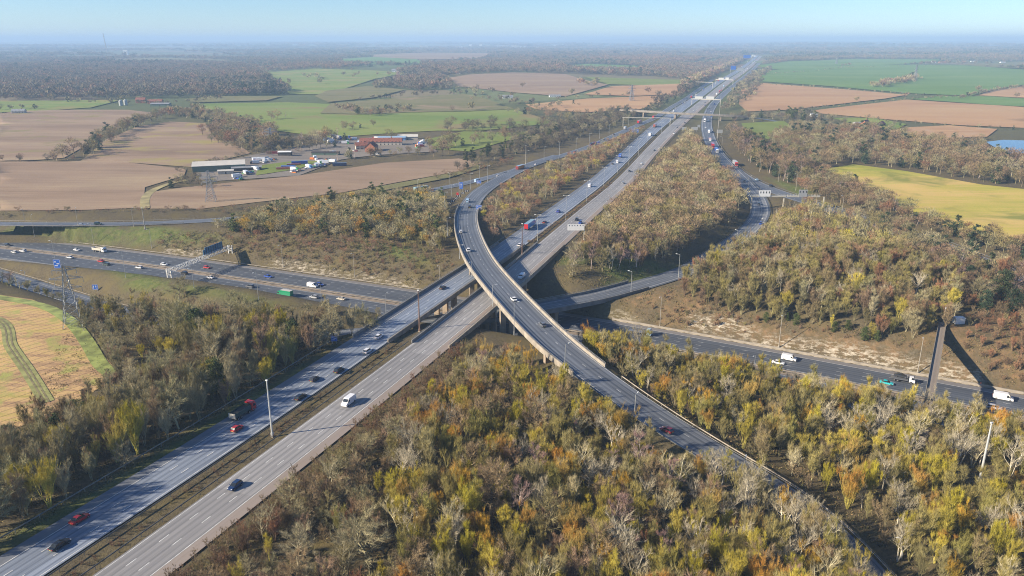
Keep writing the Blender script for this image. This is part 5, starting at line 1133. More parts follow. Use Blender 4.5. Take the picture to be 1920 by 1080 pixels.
sign(1302, 247, 238, 12, "wide grey sign back beside the top of the wooded wedge", back=True); sign(1283, 247, 238, 10, "grey sign back left of the wooded wedge tip", back=True)
sign(1310, 241, 234, 5, "small square sign back above the wide grey one", back=True); sign(1349, 253, 243, 11, "grey sign back at the right verge by the lorries", back=True)
for n, (px_, py_) in enumerate(((842,381),(849,376.5),(855,371.5),(860,367),(868,361.5),(875,357))):
    x, y, z = G(px_, py_+5); t = empty("chevron_board", (x, y, z), 0.0); tag(t, ORD[n]+" chevron board from the left along the flyover's upper bend", "chevron board", "chevron boards on the bend")
    MB().box(-1.5,1.5,-.04,.04,.9,2.3).build("board", DARKP, t); MB().box(-1.1,-1.0,.05,.12,0,2).box(1,1.1,.05,.12,0,2).build("post", LAMPM, t)
    for k in (-.65, .55):
        MB().add([(k-.35,-.06,2.2),(k,-.06,2.2),(k+.45,-.06,1.6),(k,-.06,1.0),(k-.35,-.06,1.0),(k+.1,-.06,1.6)], [(0,5,2,1),(5,4,3,2)]).build("chevron", WHT, t)
x, y, z = G(858, 366); MB().box(-.8,.8,-.5,.5,0,1.6).box(-.5,.5,-.55,.55,1.6,1.9).build("cabinet", REDP).location = (x, y, z)
tag([o for o in COL.objects if o.name.startswith('cabinet')][0], "small red roadside cabinet behind the chevron boards", "cabinet")
def warn_sign(px, pyb, pyt):
    x, y, z, h = posts(px, pyb, pyt); t = empty("warning_sign", (x,y,z)); tag(t, "white triangular warning sign in the verge left of the northbound motorway", "road sign")
    MB().add([(-1.6,0,h-2.6),(1.6,0,h-2.6),(0,0,h),(-1.6,.08,h-2.6),(1.6,.08,h-2.6),(0,.08,h)], [(0,1,2),(5,4,3),(0,3,4,1),(1,4,5,2),(2,5,3,0)]).build("panel", WHT, t); MB().tube((0,.1,0),(0,.1,h-2.6),.08).build("post", LAMPM, t)
warn_sign(1125, 306, 298)
# white box truss gantry over the lower motorway
def truss(label, A, B, z, w_, h, mat, bay=3.0, r=.13, dz=0):
    A = Vector((*A, z)); B = Vector((*B, z)); L_ = (B-A).length; ang = math.atan2((B-A).y, (B-A).x); t = empty("sign_gantry", tuple(A), ang); tag(t, label, "gantry")
    return t, L_, ang
WG = paint("white gantry steel", (.66,.66,.63), .5, var=.12)
gA = P(320, 533, -14); gB = P(434, 486, -14); gb = .0
t, L_, ang = truss("white lattice gantry spanning the lower motorway with a big blue sign", gA, gB, -14, 1.6, 1.8, WG)
zb, zt, hw = 6.2, 8.0, .95
ch = MB()
for s1 in (-hw, hw):
    for zz_ in (zb, zt): ch.tube((-1,s1,zz_), (L_+1,s1,zz_), .13, .13, 5)
ch.build("chord", WG, t); lt = MB(); x = -1; k = 0
while x < L_+.5:
    x2 = min(x+2.6, L_+1)
    for s1 in (-hw, hw):
        lt.tube((x,s1,zb if k%2 else zt), (x2,s1,zt if k%2 else zb), .09, .09, 4, False); lt.tube((x,s1,zb),(x,s1,zt), .09, .09, 4, False)
    for zz_ in (zb, zt): lt.tube((x,-hw,zz_),(x2,hw,zz_), .07,.07,4,False); lt.tube((x,-hw,zz_),(x,hw,zz_), .07,.07,4,False)
    x = x2; k += 1
lt.build("lattice", WG, t, kind='stuff')
for xe in (0, L_):
    for s1 in (-1.2, 1.2): MB().box(xe-.3, xe+.3, s1-.25, s1+.25, -.5, zt+.2).build("leg", WG, t)
    m_ = MB()
    for zz_ in (1.5, 3.2, 4.9, 6.4): m_.box(xe-.12, xe+.12, -1.2, 1.2, zz_, zz_+.22)
    m_.build("leg_bracing", WG, t); MB().box(xe-1.6, xe+1.6, -3.2, 3.2, -.8, .55).build("plinth", CONC, t)
fr = MB().box(L_*.60, L_*.90, hw+.1, hw+.3, zt-.6, zt+3.6).box(L_*.57, L_*.60, hw+.1, hw+.3, zt-.6, zt+2.5).build("sign_panel", GREYB, t)
m_ = MB()
for k in range(9): xx = L_*(.585+.31*k/8); m_.box(xx-.08, xx+.08, hw-.12, hw+.08, zt-.5, zt+3.4 if k > 0 else zt+2.3)
m_.build("panel_rib", DARKP, t)
# cantilever message sign on the southbound side
def cant(px, pyb, label, L_, zt_, hh, sg=-1, mat=CREAM, slots=5, rz=.0, base=None):
    x, y, z = G(px, pyb) if base is None else base; t = empty("message_sign", (x,y,z), rz); tag(t, label, "message sign")
    MB().tube((0,0,0),(0,0,zt_), .38, .3, 8).build("mast", mat, t); MB().box(-.9,.9,-.9,.9,-.4,1.2).build("plinth", CONC, t)
    MB().tube((0,0,zt_-.6),(sg*L_,0,zt_-.6), .28, .22, 8).build("arm", mat, t)
    MB().box(min(sg*L_,sg*.1), max(sg*L_,sg*.1), -.55, -.25, zt_-1.4, zt_+hh-1.4).build("panel", WHT, t)
    m_ = MB()
    for k in range(slots): xx = sg*L_*(.1+.8*k/max(1,slots-1)); m_.box(xx-.18, xx+.18, -.6, -.56, zt_+hh-2.3, zt_+hh-1.7)
    m_.build("slot", DARKP, t)
    for k in range(3): MB().box(-2.6-k*1.1, -1.9-k*1.1, -1.4-k*.4, -1.0-k*.4, -.3, 1.6).build("cabinet", CREAM, t)
    return t
x0_, y0_, z0_ = G(1095, 457)
cant(1095, 457, "white cantilever message sign reaching over the southbound carriageway", 9.2, 9.0, 3.3, -1, CREAM, 6, .02)
def portal(label, xy0, xy1, zg, ht, panels, mat=CREAM, th=.45, rail=True, legs=None):
    A = Vector((*xy0, zg)); B = Vector((*xy1, zg)); L_ = (B-A).length; t = empty("sign_gantry", tuple(A), math.atan2((B-A).y, (B-A).x)); tag(t, label, "gantry")
    MB().box(-1, L_+1, -.7, .7, ht, ht+th*2).build("beam", mat, t)
    for xe in (legs if legs is not None else (0, L_)): MB().box(xe-.35, xe+.35, -.35, .35, -2.5, ht+.02).build("leg", mat, t)
    if rail:
        m_ = MB(); xx = -1
        while xx <= L_+1: m_.box(xx-.06,xx+.06,-.7,-.6,ht+th*2,ht+th*2+1.1); xx += 2
        m_.box(-1, L_+1, -.72, -.58, ht+th*2+1.05, ht+th*2+1.2); m_.build("handrail", mat, t, kind='stuff')
    for (a, b_, z1, z2, m2, ns) in panels:
        f = MB().box(L_*a, L_*b_, -1.0, -.75, ht+z1, ht+z2).build("sign_panel", m2, t)
        if ns:
            m_ = MB()
            for k in range(ns): xx = L_*(a+(b_-a)*(.12+.76*k/max(1,ns-1))); m_.box(xx-.3, xx+.3, -1.05, -1.01, ht+z2-2.0, ht+z2-.7)
            m_.build("slot", DARKP, t)
    return t
zg = -2.5
def wz(px, py, z): return P(px, py, z)
portal("cream gantry with white sign over the loop road bend", wz(1410,372,4), wz(1470,372,4), zg, 7.5, [(.2,.55,.4,4.6,WHT,4)], legs=None)
portal("grey gantry with blue tinted sign right of the loop road", wz(1478,372,4), wz(1534,372,4), zg, 7.5, [(.32,.6,.2,5.0,SIGNG,3)], legs=(24,))
portal("wide white gantry across slip road and motorway before the lane bridge", wz(1168,235,0), wz(1256,236,0), 0, 9.5, [], CREAM, .35, False, None)
portal("far gantry carrying two pale sign backs beyond the lane bridge", wz(1297,196,0), wz(1350,198,0), 0, 9, [(.1,.38,1,5,SIGNG,0),(.5,.78,1,5.5,SIGNG,0)], CREAM, .5, False)
portal("distant gantry left of the motorway beyond the bare tree", wz(1303,163,0), wz(1336,164,0), 0, 11, [], CREAM, .5, False)
portal("distant gantry with pale sign backs over the far carriageways", wz(1342,158,0), wz(1374,159,0), 0, 11, [(.15,.45,0,5,SIGNG,0),(.55,.75,0,6,SIGNG,0)], CREAM, .6, False)
portal("distant gantry with a blue sign and a pale sign", wz(1369,139,0), wz(1394,139,0), 0, 14, [(0,.4,0,12,BLUE,0),(.5,.95,-4,6,SIGNG,0)], CREAM, .7, False)
portal("farthest gantry with a blue sign over the crest of the motorway", wz(1391,118,0), wz(1410,118,0), 0, 22, [(.1,.8,0,14,BLUE,0)], CREAM, .9, False)
# footbridge
def footbridge():
    zd = -1.0; a = Vector((*P(1767,607,zd), zd)); b_ = Vector((*P(1740,760,zd), zd)); d = (b_-a); L_ = d.length; ang = math.atan2(d.y, d.x)
    L2 = L_*1.25; t = empty("footbridge", tuple(a), ang); tag(t, "narrow timber decked footbridge high over the lower motorway on the right", "footbridge")
    MB().box(-2, L2, -1.35, 1.35, -.9, -.12).build("beam", CONC2, t); TIM = paint("worn deck boards", (.24,.20,.165), .85, var=.35, scale=.8)
    me_ = MB().box(-.52,.52,-1.2,1.2,-.1,.0).mesh("deck_board", TIM); x_ = -1.4; c = 0
    while x_ < L2-.6:
        o = bpy.data.objects.new("deck_board", me_); COL.objects.link(o); o.parent = t; o.location = (x_, 0, .01*(c%2)); x_ += 1.12; c += 1
    for sg in (-1, 1):
        MB().box(-2, L2, sg*1.3-.07, sg*1.3+.07, -.4, .55).build("parapet", paint("footbridge parapet", (.27,.24,.2), .8, var=.2), t)
    for f, lean in ((.18,.16),(.95,-.1)):
        xx = L2*f; gz = float(H(a.x+math.cos(ang)*(xx-lean*60), a.y+math.sin(ang)*(xx-lean*60)))-zd-1
        MB().add([(xx-.6-lean*0,-.9,-.9),(xx+.6,-.9,-.9),(xx+.6,.9,-.9),(xx-.6,.9,-.9),(xx-.6-lean*60,-.9,gz),(xx+.6-lean*60,-.9,gz),(xx+.6-lean*60,.9,gz),(xx-.6-lean*60,.9,gz)], [(0,1,2,3),(7,6,5,4),(0,4,5,1),(1,5,6,2),(2,6,7,3),(3,7,4,0)]).build("raking_leg", CONC2, t)
footbridge()
x, y, z = G(1792, 606); t = MB().box(-1.8,1.8,-1.2,1.2,0,2.4).box(-1.9,1.9,-1.3,1.3,2.4,2.55).build("equipment_cabin", WHT); t.location = (x+1,y,z); tag(t, "small white cabin at the far end of the footbridge", "cabin")
x, y = P(1905, 514, -4); t = empty("lane_bridge", (x,y,-4), -.35); tag(t, "short grey bridge glimpsed at the right edge among trees", "bridge"); MB().box(-14,30,-3,3,-1.2,0).build("deck", CONC3, t); MB().box(-14,30,-3.3,-3,-1.2,1.2).build("parapet", STEEL, t); MB().box(-14.5,-12,-2.8,2.8,-9,-1.2).build("abutment", CONC3, t)
def cone(px, py):
    x, y, z = G(px, py); t = empty("traffic_cone", (x,y,z)); tag(t, "orange traffic cone on the verge right of the footbridge", "traffic cone")
    MB().tube((0,0,0),(0,0,1.6),.45,.12,10).build("cone_body", paint("cone orange", (.75,.13,.03), .5), t); MB().box(-.6,.6,-.6,.6,0,.1).build("base", DARKP, t); MB().tube((0,0,.7),(0,0,1.0),.34,.27,10).build("reflective_band", WHT, t)
cone(1838, 724)
#PART3
# ------------------------------------------------------------------ vehicles
GLASS = paint("vehicle glass", (.02,.025,.03), .12, var=.05, spec=.8); TYRE = paint("tyre rubber", (.015,.015,.016), .8); HUB = paint("wheel hub", (.3,.3,.31), .4, .6)
HEADL = paint("headlight lens", (.7,.72,.75), .2); TAILL = paint("tail light lens", (.35,.01,.01), .25); CHAS = paint("chassis black", (.03,.03,.03), .7); PLATE = paint("number plate", (.6,.5,.08), .5)
CARC = {'white':(.78,.78,.78),'black':(.012,.013,.016),'darkblue':(.015,.035,.10),'blue':(.02,.08,.42),'red':(.48,.02,.02),'darkred':(.2,.02,.025),'silver':(.42,.43,.45),'grey':(.13,.135,.145),'darkgrey':(.045,.048,.055),'cyan':(.0,.50,.55),'green':(.01,.26,.12),'cream':(.6,.55,.45),'dkgreen':(.03,.06,.05),'orange':(.7,.22,.03),'lblue':(.35,.5,.65),'limegreen':(.1,.55,.15),'paleblue':(.12,.3,.6),'brown':(.25,.14,.09),'rustred':(.35,.10,.06),'teal':(.25,.36,.36)}
def cp(c): return paint(c+" vehicle paint", CARC[c], .28, var=.04, coat=.6)
def wheels(t, xs, hw, r, w_=.24):
    for x in xs:
        for sg in (-1, 1):
            wh = empty("wheel"); wh.parent = t; wh.location = (x, sg*(hw-w_/2), r)
            MB().tube((0,-w_/2,0),(0,w_/2,0), r, r, 14).build("tyre", TYRE, wh, kind=None); MB().tube((0,-w_/2-.01,0),(0,w_/2+.01,0), r*.58, r*.58, 8).build("rim", HUB, wh)
def quadp(t, name, pts, mat, th=.02):
    v = [Vector(p_) for p_ in pts]; n = (v[1]-v[0]).cross(v[2]-v[0]).normalized()*th
    k = len(v); MB().add([p_+n for p_ in v]+[p_-n for p_ in v], [tuple(range(k)), tuple(range(2*k-1,k-1,-1))]+[(i,i+k,(i+1)%k+k,(i+1)%k) for i in range(k)]).build(name, mat, t)
def ring(x, hw, zl, zh, ch=.12): return [(x,-hw+ch,zl),(x,hw-ch,zl),(x,hw,zl+ch),(x,hw,zh-ch),(x,hw-ch*1.2,zh),(x,-hw+ch*1.2,zh),(x,-hw,zh-ch),(x,-hw,zl+ch)]
def car(col, style='hatch'):
    t = empty("car"); m = cp(col); k = dict(hatch=(4.2,1.78,1.48,-1.95,-1.55,.15,.95), saloon=(4.7,1.82,1.44,-1.75,-1.05,.2,1.1), estate=(4.75,1.82,1.5,-2.2,-1.9,.2,1.1), suv=(4.5,1.9,1.72,-2.1,-1.8,.3,1.05))[style]
    L_, W_, Hh, gx0, rx0, rx1, gx1 = k; h = L_/2; hw = W_/2; b = .93 if style != 'suv' else 1.08
    MB().loft([ring(-h,hw*.8,.42,b-.12,.08),ring(-h+.18,hw*.95,.28,b-.01),ring(-h+1,hw,.22,b+.03),ring(0,hw,.2,b),ring(h-1.15,hw,.22,b-.06),ring(h-.35,hw*.94,.26,b-.2),ring(h-.05,hw*.8,.36,b-.34,.08)]).build("body", m, t, smooth=False)
    g0, g1 = hw-.12, hw-.27; lo = b-.03
    MB().loft([[(gx0,-g0+.05,lo),(gx0,g0-.05,lo),(gx0+.02,g0-.06,lo+.04),(gx0+.02,-g0+.06,lo+.04)],[(rx0,-g0,lo),(rx0,g0,lo),(rx0,g1,Hh-.03),(rx0,-g1,Hh-.03)],[(rx1,-g0,lo),(rx1,g0,lo),(rx1,g1,Hh-.03),(rx1,-g1,Hh-.03)],[(gx1,-g0+.05,lo),(gx1,g0-.05,lo),(gx1,g0-.06,lo+.04),(gx1,-g0+.06,lo+.04)]]).build("windows", GLASS, t)
    MB().loft([[(rx0-.05,-g1,Hh-.05),(rx0-.05,g1,Hh-.05),(rx0+.05,g1-.05,Hh),(rx0+.05,-g1+.05,Hh)],[(rx1+.05,-g1,Hh-.05),(rx1+.05,g1,Hh-.05),(rx1-.1,g1-.05,Hh+.01),(rx1-.1,-g1+.05,Hh+.01)]]).build("roof", m, t)
    wheels(t, (-h+.85, h-.85), hw+.01, .32)
    for sg in (-1,1):
        MB().box(h-.42,h-.12,sg*(hw-.32)-.17,sg*(hw-.32)+.17,b-.36,b-.24).build("headlight", HEADL, t); MB().box(-h-.015,-h+.15,sg*(hw-.35)-.16,sg*(hw-.35)+.16,b-.28,b-.12).build("tail_light", TAILL, t)
        MB().box(gx1-.35,gx1-.2,sg*(hw+.08)-.09,sg*(hw+.08)+.09,b-.02,b+.12).build("wing_mirror", m, t)
    MB().box(-h-.02,-h+.05,-.26,.26,.5,.62).build("number_plate", PLATE, t); return t
def van(col, L_=5.6, Hh=2.35, W_=1.98, name="van"):
    t = empty(name); m = cp(col); h = L_/2; hw = W_/2
    MB().ext([(-h,.35),(-h-.02,1.2),(-h+.12,Hh-.1),(-h+.35,Hh),(h-1.9,Hh),(h-1.55,Hh-.12),(h-.85,1.35),(h-.12,1.05),(h,.7),(h-.02,.35)], hw, lambda z: 1 if z < 1.2 else 1-.1*(z-1.2)/(Hh-1.2)).build("body", m, t)
    wy = hw*.86; quadp(t, "windscreen", [(h-.9,-wy,1.40),(h-.9,wy,1.40),(h-1.5,wy*.95,Hh-.18),(h-1.5,-wy*.95,Hh-.18)], GLASS, .03)
    for sg in (-1,1):
        quadp(t, "side_window", [(h-1.15,sg*hw*.985,1.3),(h-2.1,sg*hw*.985,1.3),(h-2.1,sg*hw*.93,Hh-.45),(h-1.6,sg*hw*.93,Hh-.45)], GLASS, .03)
        MB().box(h-.25,h+.0,sg*(hw-.3)-.18,sg*(hw-.3)+.18,.78,1.0).build("headlight", HEADL, t); MB().box(-h-.05,-h+.05,sg*(hw-.12)-.08,sg*(hw-.12)+.08,.8,1.35).build("tail_light", TAILL, t)
        MB().box(h-1.3,h-1.15,sg*(hw+.12)-.1,sg*(hw+.12)+.1,1.35,1.7).build("wing_mirror", CHAS, t)
    quadp(t, "rear_window", [(-h-.0,-wy*.8,1.45),(-h-.0,wy*.8,1.45),(-h+.08,wy*.8,Hh-.5),(-h+.08,-wy*.8,Hh-.5)], GLASS, .03)
    wheels(t, (-h+1.1, h-1.0), hw+.0, .35); return t
def cab(t, x1, col, Hh=3.3, W_=2.5, deep=2.2, name="cab"):
    m = cp(col); hw = W_/2; x0 = x1-deep
    MB().ext([(x0,.5),(x0,Hh-.05),(x1-.55,Hh),(x1-.12,Hh-.75),(x1,1.5),(x1,.45)], hw, lambda z: 1-.04*(z > 2)).build(name, m, t)
    quadp(t, "windscreen", [(x1+.0,-hw*.88,1.55),(x1+.0,hw*.88,1.55),(x1-.10,hw*.84,Hh-.85),(x1-.10,-hw*.84,Hh-.85)], GLASS, .03)
    for sg in (-1,1):
        quadp(t, "side_window", [(x1-.25,sg*hw*.995,1.55),(x1-1.2,sg*hw*.995,1.55),(x1-1.2,sg*hw*.97,2.35),(x1-.3,sg*hw*.97,2.35)], GLASS, .03)
        MB().box(x1-.05,x1+.03,sg*(hw-.35)-.2,sg*(hw-.35)+.2,.65,.9).build("headlight", HEADL, t)
def artic(cc, tc, rear=None, L_=16.0, Ht_=4.0, roof=None, name="articulated_lorry"):
    t = empty(name); h = L_/2; cab(t, h, cc, 3.6); tm = cp(tc)
    MB().box(-h, h-2.6, -1.27, 1.27, 1.15, Ht_).build("trailer", tm, t)
    if roof: MB().box(-h+.02, h-2.62, -1.25, 1.25, Ht_, Ht_+.04).build("trailer_roof", cp(roof), t)
    if rear: MB().box(-h-.06, -h-.005, -1.22, 1.22, 1.2, Ht_-.1).build("rear_door", cp(rear), t)
    MB().box(-h+.2, h-.4, -.5, .5, .7, 1.14).build("chassis", CHAS, t)
    wheels(t, (-h+1.6,-h+2.9,-h+4.2,h-4.0,h-1.3), 1.25, .5, .35)
    for sg in (-1,1): MB().box(-h-.08,-h+.02,sg*.95-.2,sg*.95+.2,.85,1.0).build("tail_light", TAILL, t)
    return t
def boxtruck(cc, tc, L_=8.0, Ht_=3.4, roof=None):
    t = empty("box_lorry"); h = L_/2; cab(t, h, cc, 2.75, 2.3, 1.9); MB().box(-h, h-2.1, -1.2, 1.2, .95, Ht_).build("cargo_box", cp(tc), t)
    if roof: MB().box(-h, h-2.1, -1.2, 1.2, Ht_+.002, Ht_+.06).build("cargo_roof", cp(roof), t)
    MB().box(-h+.1,h-.3,-.45,.45,.55,.94).build("chassis", CHAS, t); wheels(t, (-h+1.7,h-1.2), 1.15, .42, .3); return t
def tipper(cc, bc, tail=None, L_=9.0, full=False):
    t = empty("tipper_lorry"); h = L_/2; cab(t, h, cc, 3.1, 2.45, 2.0); m = cp(bc); b = MB(); x0, x1 = -h, h-2.3
    for bx in ((x0,x1,-1.22,1.22,1.1,1.25),(x0,x1,-1.25,-1.15,1.25,2.5),(x0,x1,1.15,1.25,1.25,2.5),(x1-.1,x1,-1.15,1.15,1.25,2.8)): b.box(*bx)
    b.build("tipping_body", m, t); MB().box(x0-.12,x0-.01,-1.2,1.2,1.0,2.5).build("tailboard", cp(tail or bc), t)
    MB().box(x0+.1,x1-.15,-1.1,1.1,1.26,2.1).build("load", CHAS, t); MB().box(-h+.2,h-.3,-.5,.5,.65,1.09).build("chassis", CHAS, t)
    wheels(t, (-h+1.2,-h+2.6,h-3.0,h-1.2), 1.22, .5, .32); return t
def flatbed(cc, L_=10.0, cargo=None, bed='grey'):
    t = empty("flatbed_lorry"); h = L_/2; cab(t, h, cc, 2.9 if L_ > 8 else 2.3, 2.4 if L_ > 8 else 2.0, 1.9); MB().box(-h, h-2.2, -1.2, 1.2, .95, 1.15).build("flat_bed", cp(bed), t)
    MB().box(h-2.3,h-2.15,-1.2,1.2,1.15,2.1).build("headboard", CHAS, t); MB().box(-h+.2,h-.3,-.45,.45,.55,.94).build("chassis", CHAS, t); wheels(t, (-h+1.3,-h+2.4,h-1.2), 1.18, .45, .3); return t
def coach(col, L_=12.0, band='darkgrey', name="coach"):
    t = empty(name); h = L_/2; m = cp(col)
    MB().ext([(-h,.4),(-h,3.2),(-h+.2,3.4),(h-.6,3.4),(h-.1,2.8),(h,1.2),(h,.4)], 1.27).build("body", m, t)
    for sg in (-1,1):
        for k in range(7): x = -h+.7+k*(L_-1.9)/7; quadp(t, "side_window", [(x,sg*1.275,1.7),(x+(L_-1.9)/7-.15,sg*1.275,1.7),(x+(L_-1.9)/7-.15,sg*1.275,2.8),(x,sg*1.275,2.8)], GLASS, .02)
    quadp(t, "windscreen", [(h+.0,-1.1,1.25),(h+.0,1.1,1.25),(h-.12,1.1,2.75),(h-.12,-1.1,2.75)], GLASS, .03); wheels(t, (-h+2.6,h-2.4), 1.25, .48, .3)
    MB().box(-3,-1,-.8,.8,3.401,3.6).build("roof_unit", cp('grey'), t); return t
def carrier():
    t = empty("car_transporter"); h = 8; cab(t, h, 'darkred', 3.2); d = cp('darkblue')
    MB().box(-h,h-2.5,-1.25,1.25,.9,1.05).box(-h,h-2.5,-1.25,1.25,2.6,2.72).build("deck", d, t)
    for x in (-7.5,-3.5,.5,4.8):
        for sg in (-1,1): MB().box(x-.08,x+.08,sg*1.2-.06,sg*1.2+.06,1.05,4.0).build("stanchion", cp('darkred'), t)
    for x, z_, c in ((-5.4,1.1,'darkred'),(-.6,1.1,'grey'),(-5.2,2.75,'darkblue'),(-.2,2.75,'silver')):
        MB().loft([ring(x-2,.75,z_,z_+.6),ring(x-1.2,.85,z_,z_+.75),ring(x+1.2,.85,z_,z_+.7),ring(x+2,.75,z_,z_+.5)]).build("carried_car", cp(c), t); MB().box(x-1.2,x+.6,-.7,.7,z_+.7,z_+1.15).build("carried_windows", GLASS, t)
    wheels(t, (-6,-4.8,3.6,6.6), 1.22, .48, .3); return t
PRO = {}
def vehicle(fn, args, px, py, rdn, dr, label, cat, group=None, zfix=None):
    rd = ROADS[rdn]; p = rd['p']; z = 0.0
    for _ in range(6):
        x, y = P(px, py, z); j = int(np.hypot(p[:,0]-x, p[:,1]-y).argmin()); z = float(p[j,2])+rd['lift']
    # keep the vehicle on the tarmac and clear of its edges
    tt = tang(p)[j]; nrm = np.array([-tt[1], tt[0]]); o_ = float((x-p[j,0])*nrm[0]+(y-p[j,1])*nrm[1]); lim = rd['w'][j]/2-1.2
    if abs(o_) > lim: x -= nrm[0]*(o_-math.copysign(lim, o_)); y -= nrm[1]*(o_-math.copysign(lim, o_))
    key = (fn.__name__, args)
    if key in PRO: t = copy_tree(PRO[key])
    else: t = fn(*args); PRO[key] = t
    t.location = (x, y, z+.005); t.rotation_euler = (0, 0, math.atan2(tt[1]*dr, tt[0]*dr)); tag(t, label, cat, group or "vehicles driving on the motorways"); return t
N_, S_, E_, W_, F_, L_s, R_s, RM = 'm23_north','m23_south','m25_east','m25_west','flyover','slip_west','slip_east','ramp'
